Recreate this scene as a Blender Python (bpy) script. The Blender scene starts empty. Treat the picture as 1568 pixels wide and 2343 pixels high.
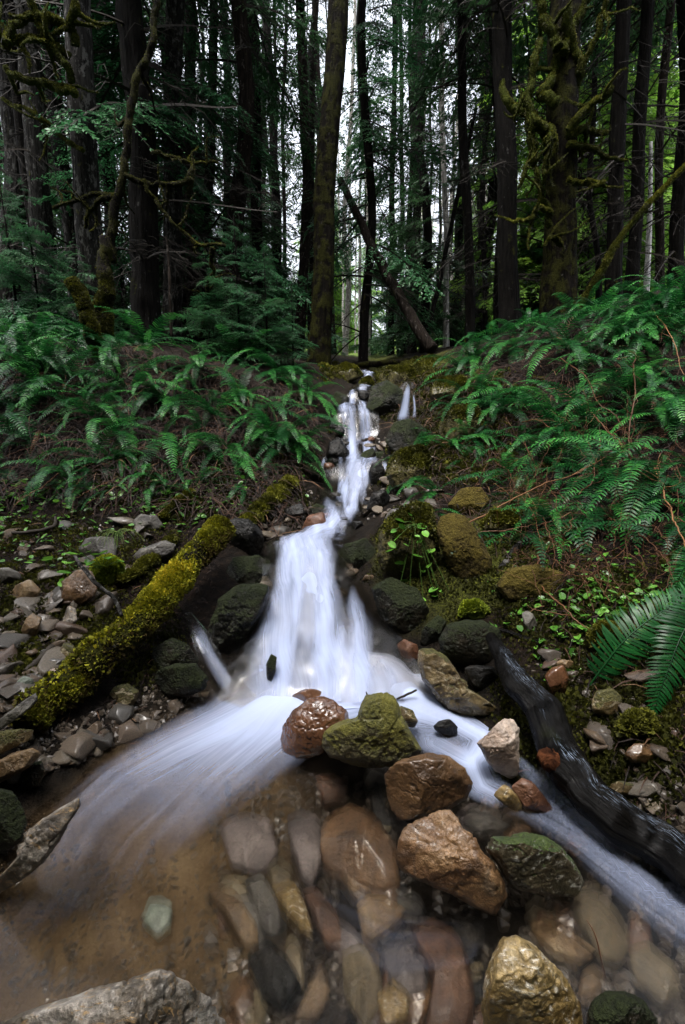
import bpy, bmesh, math, random
import numpy as np
from mathutils import Vector, Matrix, Euler

SC = bpy.context.scene
COL = SC.collection
random.seed(7)
RNG = np.random.default_rng(7)

# ------------------------------------------------------------------ camera
PITCH = math.radians(12.0)
CAM_Z = 1.0
cam_d = bpy.data.cameras.new("camera")
cam = bpy.data.objects.new("camera", cam_d)
COL.objects.link(cam)
cam.location = (0, 0, CAM_Z)
cam.rotation_euler = (math.pi / 2 - PITCH, 0, 0)
cam_d.sensor_fit = 'VERTICAL'
cam_d.sensor_height = 36.0
cam_d.sensor_width = 24.0
cam_d.lens = 16.0
cam_d.clip_start = 0.02
cam_d.clip_end = 600.0
SC.camera = cam

# ------------------------------------------------------------------ world and sun (overcast)
SUN_EL = math.radians(72)
SUN_AZ = math.radians(215)          # compass style, from +Y clockwise: behind and to the left
world = bpy.data.worlds.new("World")
SC.world = world
world.use_nodes = True
wn = world.node_tree
wn.nodes.clear()
sky = wn.nodes.new('ShaderNodeTexSky')
sky.sky_type = 'NISHITA'
sky.sun_disc = False
sky.sun_elevation = SUN_EL
sky.sun_rotation = SUN_AZ
sky.air_density = 1.0
sky.dust_density = 6.0
sky.ozone_density = 2.0
hsv = wn.nodes.new('ShaderNodeHueSaturation')
hsv.inputs['Saturation'].default_value = 0.32
bg = wn.nodes.new('ShaderNodeBackground')
bg.inputs['Strength'].default_value = 0.15
wo = wn.nodes.new('ShaderNodeOutputWorld')
wn.links.new(sky.outputs[0], hsv.inputs['Color'])
wn.links.new(hsv.outputs[0], bg.inputs['Color'])
wn.links.new(bg.outputs[0], wo.inputs['Surface'])

sun_d = bpy.data.lights.new("sun", 'SUN')
sun_d.energy = 0.7
sun_d.angle = math.radians(14)
sun_d.color = (1.0, 0.96, 0.9)
sun = bpy.data.objects.new("sun", sun_d)
COL.objects.link(sun)
sdir = Vector((math.sin(SUN_AZ) * math.cos(SUN_EL), math.cos(SUN_AZ) * math.cos(SUN_EL), math.sin(SUN_EL)))
sun.rotation_euler = sdir.to_track_quat('Z', 'Y').to_euler()
sun.location = (-4, -6, 14)

SC.view_settings.view_transform = 'Standard'
SC.view_settings.look = 'None'
SC.view_settings.gamma = 1.0
SC.view_settings.use_curve_mapping = False
SC.view_settings.exposure = 2.3
SC.cycles.use_denoising = True
SC.cycles.max_bounces = 8
SC.cycles.diffuse_bounces = 3
SC.cycles.glossy_bounces = 3
SC.cycles.transmission_bounces = 6
SC.cycles.transparent_max_bounces = 16
SC.cycles.sample_clamp_indirect = 6.0
SC.cycles.blur_glossy = 0.6

# ------------------------------------------------------------------ picture geometry helpers (pixels of a 1568 x 2343 view)
FPX = 2343 * 16 / 36.0
CX, CY = 784.0, 1171.5
CP, SP = math.cos(PITCH), math.sin(PITCH)


def ray(u, v):
    a = (u - CX) / FPX
    b = (CY - v) / FPX
    return np.array([a, CP + b * SP, -SP + b * CP])


def at_y(u, v, y):
    d = ray(u, v)
    t = y / d[1]
    return np.array([d[0] * t, y, CAM_Z + d[2] * t])


def at_z(u, v, z):
    d = ray(u, v)
    t = (z - CAM_Z) / d[2]
    return np.array([d[0] * t, d[1] * t, z])


# ------------------------------------------------------------------ numpy noise
def _hash(ix, iy, iz):
    h = (ix.astype(np.int64) * 374761393 + iy.astype(np.int64) * 668265263 + iz.astype(np.int64) * 2147483647) & 0xffffffff
    h = ((h ^ (h >> 13)) * 1274126177) & 0xffffffff
    h = (h ^ (h >> 16)) & 0xffff
    return h / 32767.5 - 1.0


def vnoise(p):
    p = np.asarray(p, dtype=np.float64)
    i = np.floor(p)
    f = p - i
    f = f * f * (3 - 2 * f)
    x, y, z = i[..., 0], i[..., 1], i[..., 2]
    r = 0
    for dx in (0, 1):
        wx = f[..., 0] if dx else 1 - f[..., 0]
        for dy in (0, 1):
            wy = f[..., 1] if dy else 1 - f[..., 1]
            for dz in (0, 1):
                wz = f[..., 2] if dz else 1 - f[..., 2]
                r = r + _hash(x + dx, y + dy, z + dz) * wx * wy * wz
    return r


def fbm(p, octv=4, gain=0.5):
    p = np.asarray(p, dtype=np.float64)
    a, s, r = 1.0, 0.0, 0.0
    for k in range(octv):
        r = r + a * vnoise(p * (2.03 ** k) + 17.3 * k)
        s += a
        a *= gain
    return r / s


def ss(a, b, x):
    t = np.clip((x - a) / (b - a), 0, 1)
    return t * t * (3 - 2 * t)


# ------------------------------------------------------------------ terrain
ST = [
    (-3.0, [(-6, 1.0), (-2, .5), (-1, .1), (-.6, -.15), (.6, -.15), (1.1, .1), (2, .7), (6, 2.2)]),
    (0.4, [(-6, 1.0), (-1.2, .25), (-.85, .08), (-.62, -.1), (0, -.15), (.6, -.13), (.9, 0), (1.2, .22), (2, .8), (4, 1.8), (6, 2.4)]),
    (1.0, [(-6, .9), (-1.5, .25), (-.98, .1), (-.8, .0), (-.66, -.08), (-.2, -.11), (.3, -.12), (.65, -.07), (.76, .04), (.9, .17), (1.3, .42), (2, .9), (4, 1.9), (6, 2.4)]),
    (1.5, [(-6, .95), (-2, .4), (-1.2, .22), (-.8, .12), (-.58, .02), (-.46, -.06), (-.1, -.07), (.3, -.06), (.42, .03), (.62, .13), (.8, .21), (1.05, .32), (1.3, .47), (2, .95), (4, 2.0), (6, 2.4)]),
    (2.0, [(-6, 1.0), (-3, .55), (-1.6, .36), (-1.0, .28), (-.7, .2), (-.5, .14), (-.42, .13), (-.15, .14), (.08, .14), (.2, .2), (.5, .32), (.9, .36), (1.25, .43), (1.8, .75), (3, 1.5), (6, 2.6)]),
    (2.5, [(-6, 1.3), (-3, .7), (-1.9, .47), (-1.2, .42), (-.7, .36), (-.52, .3), (-.45, .25), (0, .25), (.1, .31), (.3, .42), (.75, .48), (1.3, .56), (1.7, .75), (2.4, 1.2), (4, 2.0), (6, 2.7)]),
    (3.0, [(-6, 1.7), (-3.5, 1.1), (-2.2, .75), (-1.4, .7), (-.8, .6), (-.4, .48), (-.17, .33), (.15, .33), (.25, .43), (.55, .58), (1, .66), (1.9, .88), (2.5, 1.25), (4, 2.1), (6, 2.8)]),
    (3.6, [(-6, 2.0), (-4, 1.5), (-2.6, 1.1), (-1.6, 1.05), (-.9, .92), (-.6, .84), (-.3, .68), (-.17, .57), (.28, .57), (.4, .7), (.8, .86), (1.1, .92), (1.9, 1.15), (2.6, 1.55), (4, 2.3), (6, 2.9)]),
    (4.3, [(-6, 2.1), (-4, 1.75), (-2.9, 1.62), (-1.85, 1.56), (-1.2, 1.42), (-.75, 1.28), (-.3, 1.1), (-.1, .98), (.28, .98), (.5, 1.08), (.9, 1.2), (1.3, 1.35), (1.9, 1.55), (2.6, 1.8), (4, 2.4), (6, 3)]),
    (5.5, [(-6, 2.2), (-3, 1.9), (-1.5, 1.75), (-.6, 1.62), (0, 1.5), (.15, 1.4), (.42, 1.4), (.6, 1.52), (1.0, 1.62), (1.6, 1.85), (3, 2.25), (4.5, 2.6), (6, 3)]),
    (8.0, [(-12, 2.6), (-4, 2.2), (-1, 1.95), (0, 1.8), (.5, 1.70), (1, 1.8), (2, 2.1), (4, 2.6), (7, 3.1), (12, 3.6)]),
    (14.0, [(-20, 3.4), (-5, 3.0), (0, 2.7), (1, 2.6), (3, 2.9), (6, 3.6), (12, 4.5), (20, 5)]),
    (30.0, [(-40, 6), (-10, 5.3), (0, 4.8), (5, 4.9), (12, 6.2), (30, 8)]),
    (60.0, [(-80, 10), (0, 9.0), (20, 10.5), (60, 14)]),
    (140.0, [(-80, 24), (0, 22), (60, 28)]),
]
STY = np.array([s[0] for s in ST])


def T0(x, y):
    x = np.asarray(x, float)
    y = np.asarray(y, float)
    prof = np.stack([np.interp(x, [p[0] for p in s[1]], [p[1] for p in s[1]]) for s in ST])
    k = np.clip(np.searchsorted(STY, y) - 1, 0, len(ST) - 2)
    w = np.clip((y - STY[k]) / (STY[k + 1] - STY[k]), 0, 1)
    a = np.take_along_axis(prof, k[None], 0)[0]
    b = np.take_along_axis(prof, (k + 1)[None], 0)[0]
    return a * (1 - w) + b * w


def T(x, y):
    x = np.atleast_1d(np.asarray(x, float))
    y = np.atleast_1d(np.asarray(y, float))
    z = T0(x, y)
    p = np.stack([x, y, np.zeros_like(x)], -1)
    amp = 0.02 + 0.05 * ss(2.2, 4, y) * ss(.35, 1.0, np.abs(x - .1)) + .25 * ss(10, 40, y)
    z = z + amp * fbm(p * 3.1, 4) + .012 * fbm(p * 15, 3) * ss(60, 8, y)
    return z


def ground(x, y):
    return float(T(x, y)[0])


def hit(u, v, tmin=.4, tmax=60):
    """ground point seen at a place of the picture"""
    d = ray(u, v)
    t = np.concatenate([np.linspace(tmin, 8, 400), np.linspace(8.05, tmax, 300)])
    z = CAM_Z + d[2] * t
    g = T(d[0] * t, d[1] * t)
    k = np.argmax(z < g)
    if z[k] >= g[k]:
        return d * tmax + np.array([0, 0, CAM_Z]), tmax
    tt = t[k]
    if k > 0:
        a, b = z[k - 1] - g[k - 1], z[k] - g[k]
        tt = t[k - 1] + (t[k] - t[k - 1]) * a / (a - b + 1e-9)
    return d * tt + np.array([0, 0, CAM_Z]), tt


# ------------------------------------------------------------------ object helpers
def tag(o, label=None, cat=None, group=None, kind=None):
    if label:
        o['label'] = label
    if cat:
        o['category'] = cat
    if group:
        o['group'] = group
    if kind:
        o['kind'] = kind
    return o


def thing(name, label, cat, loc=(0, 0, 0), rot=(0, 0, 0), group=None):
    o = bpy.data.objects.new(name, None)
    o.empty_display_size = .1
    COL.objects.link(o)
    o.location = loc
    o.rotation_euler = rot
    return tag(o, label, cat, group)


class MB:
    """collects vertices and faces (tris or quads) as arrays"""

    def __init__(s):
        s.v, s.q, s.t, s.qm, s.tm, s.a, s.n = [], [], [], [], [], [], 0

    def add(s, v, q=None, t=None, mat=0, tint=0.5):
        v = np.asarray(v, float).reshape(-1, 3)
        if q is not None and len(q):
            q = np.asarray(q, np.int64).reshape(-1, 4) + s.n
            s.q.append(q)
            s.qm.append(np.full(len(q), mat))
        if t is not None and len(t):
            t = np.asarray(t, np.int64).reshape(-1, 3) + s.n
            s.t.append(t)
            s.tm.append(np.full(len(t), mat))
        s.v.append(v)
        s.a.append(np.broadcast_to(np.asarray(tint, float), (len(v),)))
        s.n += len(v)

    def tube(s, pts, rad, seg=8, mat=0, tint=.5, cap=True, rough=0.0, seed=0, fq=9.0, ridge=0.0, rf=(2.2, .9)):
        pts = np.asarray(pts, float)
        n = len(pts)
        rad = np.broadcast_to(np.asarray(rad, float), (n,))
        tan = np.gradient(pts, axis=0)
        tan /= np.linalg.norm(tan, axis=1)[:, None] + 1e-12
        ref = np.array([0, 0, 1.0]) if abs(tan[0][2]) < .9 else np.array([1.0, 0, 0])
        A = np.zeros((n, 3))
        a = np.cross(tan[0], ref)
        a /= np.linalg.norm(a)
        for i in range(n):
            a = a - tan[i] * np.dot(a, tan[i])
            a /= np.linalg.norm(a) + 1e-12
            A[i] = a
        B = np.cross(tan, A)
        th = np.linspace(0, 2 * math.pi, seg, endpoint=False)
        d = A[:, None, :] * np.cos(th)[None, :, None] + B[:, None, :] * np.sin(th)[None, :, None]
        r = rad[:, None] * np.ones((1, seg))
        if rough:
            r = r * (1 + rough * fbm((pts[:, None, :] + d * rad[:, None, None]) * fq + seed * 7.7, 3))
        if ridge:                                   # furrows along the grain
            al = np.concatenate([[0], np.cumsum(np.linalg.norm(np.diff(pts, axis=0), axis=1))]) / (rad.mean() + 1e-9)
            g3 = np.stack([np.cos(th)[None] * rf[0] + 0 * r, np.sin(th)[None] * rf[0] + 0 * r, al[:, None] * .06 * rf[1] + 0 * r], -1)
            r = r * (1 + ridge * (2 * np.abs(fbm(g3 + seed * 1.7, 4)) - .4 + .5 * fbm(g3 * 2.7, 2)))
        v = pts[:, None, :] + d * r[:, :, None]
        idx = np.arange(n * seg).reshape(n, seg)
        q = np.stack([idx[:-1], np.roll(idx[:-1], -1, 1), np.roll(idx[1:], -1, 1), idx[1:]], -1).reshape(-1, 4)
        v = v.reshape(-1, 3)
        t = []
        if cap:
            v = np.vstack([v, pts[0], pts[-1] + tan[-1] * rad[-1] * .4])
            c0, c1 = n * seg, n * seg + 1
            for k in range(seg):
                t.append((c0, (k + 1) % seg, k))
                t.append((c1, (n - 1) * seg + k, (n - 1) * seg + (k + 1) % seg))
        s.add(v, q, t, mat, tint)

    def mesh(s, name, mats, smooth=True, attrs=None):
        me = bpy.data.meshes.new(name)
        v = np.concatenate(s.v) if s.v else np.zeros((0, 3))
        q = np.concatenate(s.q) if s.q else np.zeros((0, 4), np.int64)
        t = np.concatenate(s.t) if s.t else np.zeros((0, 3), np.int64)
        mi = np.concatenate([*s.qm, *s.tm]) if (s.qm or s.tm) else np.zeros(0)
        me.vertices.add(len(v))
        me.vertices.foreach_set('co', v.astype(np.float32).ravel())
        loops = np.concatenate([q.ravel(), t.ravel()]).astype(np.int32)
        me.loops.add(len(loops))
        me.loops.foreach_set('vertex_index', loops)
        npoly = len(q) + len(t)
        me.polygons.add(npoly)
        st = np.concatenate([np.arange(len(q)) * 4, len(q) * 4 + np.arange(len(t)) * 3]).astype(np.int32)
        me.polygons.foreach_set('loop_start', st)
        me.polygons.foreach_set('loop_total', np.concatenate([np.full(len(q), 4), np.full(len(t), 3)]).astype(np.int32))
        me.polygons.foreach_set('material_index', mi.astype(np.int32))
        me.polygons.foreach_set('use_smooth', np.full(npoly, smooth))
        me.update(calc_edges=True)
        a = me.attributes.new('tint', 'FLOAT', 'POINT')
        a.data.foreach_set('value', np.concatenate(s.a).astype(np.float32))
        for k, val in (attrs or {}).items():
            a = me.attributes.new(k, 'FLOAT', 'POINT')
            a.data.foreach_set('value', np.asarray(val, np.float32))
        for m in (mats if isinstance(mats, (list, tuple)) else [mats]):
            me.materials.append(m)
        return me

    def build(s, name, mats, parent=None, smooth=True, attrs=None):
        o = bpy.data.objects.new(name, s.mesh(name, mats, smooth, attrs))
        COL.objects.link(o)
        if parent:
            o.parent = parent
        return o


def put(name, me, parent=None, loc=None, rot=None, scale=None):
    o = bpy.data.objects.new(name, me)
    COL.objects.link(o)
    if parent:
        o.parent = parent
    if loc is not None:
        o.location = loc
    if rot is not None:
        o.rotation_euler = rot
    if scale is not None:
        o.scale = (scale,) * 3 if np.isscalar(scale) else scale
    return o


def smooth_path(pts, n=24):
    """Catmull-Rom through the given points"""
    p = np.asarray(pts, float)
    p = np.vstack([2 * p[0] - p[1], p, 2 * p[-1] - p[-2]])
    m = len(p) - 3
    out = []
    for s in np.linspace(0, m - 1e-6, n):
        i = int(s)
        t = s - i
        a, b, c, d = p[i], p[i + 1], p[i + 2], p[i + 3]
        out.append(.5 * ((2 * b) + (c - a) * t + (2 * a - 5 * b + 4 * c - d) * t * t + (3 * b - a - 3 * c + d) * t ** 3))
    return np.array(out)


_ICO = {}


def ico(sub):
    if sub not in _ICO:
        bm = bmesh.new()
        bmesh.ops.create_icosphere(bm, subdivisions=sub, radius=1.0)
        v = np.array([x.co[:] for x in bm.verts])
        f = np.array([[y.index for y in x.verts] for x in bm.faces])
        bm.free()
        _ICO[sub] = (v, f)
    return _ICO[sub]


# ------------------------------------------------------------------ materials
class Mat:
    def __init__(s, name):
        s.m = bpy.data.materials.new(name)
        s.m.use_nodes = True
        s.nt = s.m.node_tree
        s.nt.nodes.clear()
        s.out = s.nt.nodes.new('ShaderNodeOutputMaterial')

    def n(s, t, ins=None, **props):
        nd = s.nt.nodes.new('ShaderNode' + t)
        for k, v in props.items():
            setattr(nd, k, v)
        for k, v in (ins or {}).items():
            sk = nd.inputs[k]
            if isinstance(v, bpy.types.NodeSocket):
                s.nt.links.new(v, sk)
            elif isinstance(v, bpy.types.Node):
                s.nt.links.new(v.outputs[0], sk)
            else:
                if sk.type == 'RGBA' and len(v) == 3:
                    v = (*v, 1)
                sk.default_value = v
        return nd

    def ramp(s, fac, stops, interp='LINEAR'):
        nd = s.n('ValToRGB', {'Fac': fac})
        cr = nd.color_ramp
        cr.interpolation = interp
        while len(cr.elements) < len(stops):
            cr.elements.new(.5)
        for e, (p, c) in zip(cr.elements, stops):
            e.position = p
            if np.isscalar(c):
                c = (c, c, c)
            e.color = (*c, 1)
        return nd.outputs[0]

    def math(s, op, a, b=0.0, clamp=False):
        return s.n('Math', {0: a, 1: b}, operation=op, use_clamp=clamp).outputs[0]

    def mix(s, f, a, b):
        nd = s.nt.nodes.new('ShaderNodeMix')
        nd.data_type = 'RGBA'
        for k, v in ((0, f), (6, a), (7, b)):
            sk = nd.inputs[k]
            if isinstance(v, bpy.types.NodeSocket):
                s.nt.links.new(v, sk)
            elif k == 0:
                sk.default_value = v
            else:
                sk.default_value = (*v, 1) if len(v) == 3 else v
        return nd.outputs[2]

    def noise(s, vec, scale, detail=4, rough=.55, dist=0.0, col=False):
        nd = s.n('TexNoise', {'Vector': vec, 'Scale': scale, 'Detail': detail, 'Roughness': rough, 'Distortion': dist})
        return nd.outputs[1 if col else 0]

    def objvec(s):
        tc = s.n('TexCoord')
        oi = s.n('ObjectInfo')
        m = s.math('MULTIPLY', oi.outputs['Random'], 37.0)
        cb = s.n('CombineXYZ', {0: m, 1: m, 2: m})
        return s.n('VectorMath', {0: tc.outputs['Object'], 1: cb}, operation='ADD').outputs[0], oi.outputs['Random']

    def attr(s, name):
        return s.n('Attribute', attribute_name=name).outputs['Fac']

    def bump(s, h, strength=.5, dist=.01, normal=None):
        ins = {'Height': h, 'Strength': strength, 'Distance': dist}
        if normal is not None:
            ins['Normal'] = normal
        return s.n('Bump', ins).outputs[0]

    def pbr(s, color, rough=.6, normal=None, spec=.5, coat=0.0, **kw):
        ins = {'Base Color': color, 'Roughness': rough, 'Specular IOR Level': spec, 'Coat Weight': coat}
        if coat:
            ins['Coat Roughness'] = .12
        if normal is not None:
            ins['Normal'] = normal
        ins.update(kw)
        nd = s.n('BsdfPrincipled', ins)
        return nd.outputs[0]

    def done(s, sh):
        s.nt.links.new(sh, s.out.inputs['Surface'])
        return s.m


def stretch(m, vec, sx, sy, sz):
    return m.n('VectorMath', {0: vec, 1: (sx, sy, sz)}, operation='MULTIPLY').outputs[0]


def rock_mat(name, cols, moss=0.0, moss_col=((.02, .03, .006), (.07, .09, .012)), rough=.45, scale=1.0, speck=.5,
             streak=None, veins=0.0, coat=.12, bumpd=.006, spec=.4):
    m = Mat(name)
    vec, rnd = m.objvec()
    n1 = m.noise(vec, 9 * scale, 6, .62, .6)
    cols = [tuple(k_ * .74 for k_ in cc) for cc in cols]
    c = m.ramp(n1, [(.3, cols[0]), (.47, cols[1]), (.62, cols[2]), (.75, cols[-1])])
    n2 = m.noise(vec, 55 * scale, 5, .7)
    sp = m.ramp(n2, [(.36, .35), (.5, .9), (.64, 1.7)])
    c2 = m.n('Mix', data_type='RGBA', blend_type='MULTIPLY')
    m.nt.links.new(c, c2.inputs[6])
    m.nt.links.new(sp, c2.inputs[7])
    c2.inputs[0].default_value = speck
    c = c2.outputs[2]
    n3 = m.noise(vec, 160 * scale, 3, .6)
    if streak:                                   # pale crystalline bands
        sv = stretch(m, vec, 3, 14, 5)
        s1 = m.noise(sv, 6 * scale, 5, .7, 1.2)
        f = m.ramp(s1, [(.56, 0), (.66, 1)])
        c = m.mix(f, c, streak)
    if veins:
        v = m.n('TexVoronoi', {'Vector': vec, 'Scale': 7 * scale}, feature='DISTANCE_TO_EDGE').outputs[0]
        f = m.ramp(v, [(0, veins), (.03, 0)])
        c = m.mix(f, c, (.02, .015, .012))
    height = m.math('ADD', m.math('MULTIPLY', n1, 1.2), m.math('ADD', m.math('MULTIPLY', n2, .6), m.math('MULTIPLY', n3, .25)))
    rg = m.ramp(n2, [(.35, rough * .7), (.65, min(1, rough * 1.5))])
    if moss > 0:
        geo = m.n('NewGeometry')
        nz = m.n('SeparateXYZ', {0: geo.outputs['Normal']}).outputs[2]
        mn = m.noise(vec, 6 * scale, 6, .65)
        f = m.math('ADD', m.math('MULTIPLY', nz, .45), m.math('MULTIPLY', mn, 1.5))
        e = 1.62 - moss
        f = m.ramp(f, [(max(0.0, min(.93, e - .12)), 0), (max(.04, min(1, e + .1)), 1)])
        mfine = m.noise(vec, 90, 4, .7)
        mc = m.ramp(m.math('ADD', m.math('MULTIPLY', mfine, .6), m.math('MULTIPLY', m.noise(vec, 12, 3), .45)),
                    [(.38, moss_col[0]), (.66, moss_col[1])])
        c = m.mix(f, c, mc)
        height = m.math('ADD', height, m.math('MULTIPLY', f, m.math('MULTIPLY', mfine, 2.2)))
        rg = m.mix(f, rg, (.85, .85, .85))
    nrm = m.bump(height, 1.0, bumpd * 1.7)
    return m.done(m.pbr(c, rg, nrm, spec, coat))


MT = {}
MT['brown'] = rock_mat('rock_brown', [(.045, .022, .009), (.12, .06, .025), (.22, .125, .055), (.36, .27, .18)], rough=.4, veins=.5)
MT['tan'] = rock_mat('rock_tan', [(.08, .048, .02), (.16, .1, .046), (.23, .165, .09), (.32, .26, .18)], rough=.45, veins=.4)
MT['red'] = rock_mat('rock_red', [(.055, .024, .012), (.11, .048, .023), (.17, .085, .045), (.3, .19, .12)], rough=.12, speck=.4, coat=.9, bumpd=.003)
MT['pale'] = rock_mat('rock_pale', [(.2, .14, .1), (.42, .33, .26), (.55, .46, .38), (.62, .56, .5)], rough=.5, veins=.3)
MT['grey'] = rock_mat('rock_grey', [(.025, .024, .021), (.065, .058, .05), (.12, .11, .09), (.2, .19, .17)], rough=.5, veins=.4)
MT['dark'] = rock_mat('rock_dark', [(.004, .004, .004), (.009, .0085, .0075), (.02, .017, .014), (.04, .03, .02)], rough=.3, coat=.0, spec=.22)
MT['darkmoss'] = rock_mat('rock_dark_moss', [(.004, .0045, .0035), (.009, .009, .0065), (.022, .018, .012), (.045, .036, .022)], moss=.72, rough=.35, coat=0, spec=.22,
                          moss_col=((.004, .0065, .002), (.02, .027, .006)))
MT['slab'] = rock_mat('rock_slab', [(.03, .018, .01), (.085, .045, .02), (.14, .075, .03), (.2, .16, .12)], rough=.33, coat=.5)
MT['green'] = rock_mat('rock_green', [(.03, .025, .012), (.07, .06, .03), (.13, .11, .05), (.2, .18, .1)], moss=.86, rough=.5,
                       moss_col=((.03, .033, .007), (.17, .155, .022)))
MT['streak'] = rock_mat('rock_streak', [(.02, .018, .01), (.055, .045, .025), (.1, .08, .045), (.14, .12, .08)], moss=.62, rough=.35,
                        streak=(.42, .42, .38), moss_col=((.015, .03, .006), (.06, .09, .012)))
MT['olive'] = rock_mat('rock_olive', [(.04, .03, .012), (.11, .075, .03), (.19, .14, .06), (.3, .24, .13)], moss=.55, rough=.4,
                       streak=(.38, .33, .22), moss_col=((.03, .03, .008), (.09, .08, .015)))
MT['granite'] = rock_mat('rock_granite', [(.04, .032, .026), (.14, .115, .085), (.42, .38, .33), (.8, .76, .7)], rough=.45, scale=1.6, speck=.85,
                         streak=(.3, .19, .08))
MT['gold'] = rock_mat('rock_gold', [(.09, .055, .018), (.19, .125, .04), (.3, .215, .09), (.4, .33, .2)], rough=.38, scale=1.2, speck=.8,
                      streak=(.5, .46, .38))
MT['mossy'] = rock_mat('rock_mossy', [(.02, .018, .012), (.05, .04, .025), (.09, .07, .045), (.12, .1, .07)], moss=1.1, rough=.6,
                       moss_col=((.02, .017, .004), (.085, .07, .012)))
MT['brownmoss'] = rock_mat('rock_brown_moss', [(.02, .014, .006), (.045, .034, .013), (.075, .055, .02), (.1, .08, .03)], moss=.85, rough=.7, coat=0, spec=.1,
                           moss_col=((.03, .022, .006), (.11, .085, .017)))
MT['cap'] = rock_mat('rock_moss_cap', [(.02, .02, .01), (.04, .04, .02), (.07, .07, .03), (.1, .1, .05)], moss=1.3, rough=.8,
                     moss_col=((.05, .07, .006), (.17, .22, .015)))
MT['lilac'] = rock_mat('rock_lilac', [(.12, .1, .095), (.2, .165, .16), (.29, .25, .24), (.36, .32, .3)], rough=.5)
MT['celadon'] = rock_mat('rock_celadon', [(.1, .12, .095), (.16, .19, .15), (.21, .24, .2), (.26, .28, .24)], rough=.5)
MT['bed_mauve'] = rock_mat('rock_bed_mauve', [(.05, .04, .036), (.1, .08, .074), (.16, .13, .12), (.24, .2, .18)], rough=.5, veins=.5)
MT['bed_tan'] = rock_mat('rock_bed_tan', [(.05, .03, .014), (.12, .075, .036), (.19, .13, .07), (.28, .22, .14)], rough=.5, veins=.5)
MT['bed_rust'] = rock_mat('rock_bed_rust', [(.03, .015, .008), (.075, .035, .017), (.12, .06, .03), (.17, .1, .06)], rough=.5, veins=.5)
MT['bed_olive'] = rock_mat('rock_bed_olive', [(.05, .04, .02), (.1, .075, .04), (.15, .12, .07), (.22, .18, .11)], rough=.5)
MT['rust'] = rock_mat('rock_rust', [(.05, .02, .01), (.11, .045, .022), (.16, .075, .04), (.22, .12, .07)], rough=.4)


def stone_mat():
    m = Mat('cobble')
    vec, rnd = m.objvec()
    c0 = m.ramp(rnd, [(0, (.042, .025, .012)), (.2, (.06, .048, .036)), (.4, (.09, .055, .026)), (.6, (.036, .032, .027)), (.8, (.115, .09, .06)), (1, (.05, .024, .013))])
    n1 = m.noise(vec, 12, 6, .65)
    n2 = m.noise(vec, 70, 4, .7)
    k = m.ramp(m.math('ADD', m.math('MULTIPLY', n1, .6), m.math('MULTIPLY', n2, .4)), [(.34, .3), (.5, .85), (.66, 1.5)])
    mm = m.n('Mix', data_type='RGBA', blend_type='MULTIPLY')
    mm.inputs[0].default_value = 1
    m.nt.links.new(c0, mm.inputs[6])
    m.nt.links.new(k, mm.inputs[7])
    h = m.math('ADD', n1, m.math('MULTIPLY', n2, .5))
    return m.done(m.pbr(mm.outputs[2], .45, m.bump(h, .8, .005), .5, .25))


MT['cobble'] = stone_mat()


def bark_mat(name, c0, c1, moss=.3, lichen=.2, vs=1.0, mosscol=((.02, .022, .004), (.075, .08, .01))):
    m = Mat(name)
    vec, rnd = m.objvec()
    sv = stretch(m, vec, 30, 30, 4.5)
    n1 = m.noise(sv, vs, 6, .65, .4)
    n2 = m.noise(vec, 7, 5, .6)
    c = m.ramp(n1, [(.38, c0), (.6, c1)])
    lf = m.noise(stretch(m, vec, 1, 1, .55), 17, 5, .7)
    lm = m.ramp(lf, [(.66 - lichen * .25, 0), (.70 - lichen * .2, 1)])
    c = m.mix(m.math('MULTIPLY', lm, .75), c, tuple(min(1, x * 2.6 + .05) for x in c1))
    mf = m.ramp(m.math('ADD', n2, m.math('MULTIPLY', n1, .25)), [(.82 - moss * .5, 0), (.95 - moss * .5, 1)])
    fine = m.noise(vec, 80, 3, .7)
    mc = m.ramp(fine, [(.35, mosscol[0]), (.65, mosscol[1])])
    c = m.mix(mf, c, mc)
    h = m.math('ADD', m.math('MULTIPLY', n1, 1.4), m.math('MULTIPLY', m.math('MULTIPLY', mf, fine), 1.0))
    return m.done(m.pbr(c, .85, m.bump(h, 1.0, .025), .06))


MT['bark'] = bark_mat('bark_dark', (.0016, .0014, .0012), (.008, .007, .006), .12, .12)
MT['bark_grey'] = bark_mat('bark_grey', (.004, .0038, .0036), (.022, .021, .019), .1, .5)
MT['bark_moss'] = bark_mat('bark_mossy', (.0018, .0015, .0011), (.008, .006, .004), .5, .1, mosscol=((.008, .009, .002), (.036, .036, .006)))
MT['bark_green'] = bark_mat('bark_thick_moss', (.008, .007, .004), (.025, .02, .01), .85, .0, mosscol=((.015, .02, .003), (.06, .075, .008)))
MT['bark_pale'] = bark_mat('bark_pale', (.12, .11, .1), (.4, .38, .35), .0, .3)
MT['bark_mid'] = bark_mat('bark_brown', (.004, .003, .0024), (.018, .0135, .0105), .1, .3)


def leaf_mat(name, stops, trans=.35, rough=.5, spec=.22, coat=0.0, var=.25):
    m = Mat(name)
    oi = m.n('ObjectInfo')
    t = m.math('ADD', m.attr('tint'), m.math('MULTIPLY', m.math('SUBTRACT', oi.outputs['Random'], .5), var))
    c = m.ramp(t, stops)
    p = m.pbr(c, rough, None, spec, coat)
    tr = m.n('BsdfTranslucent', {'Color': c}).outputs[0]
    mx = m.n('MixShader', {0: trans, 1: p, 2: tr}).outputs[0]
    return m.done(mx)


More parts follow.
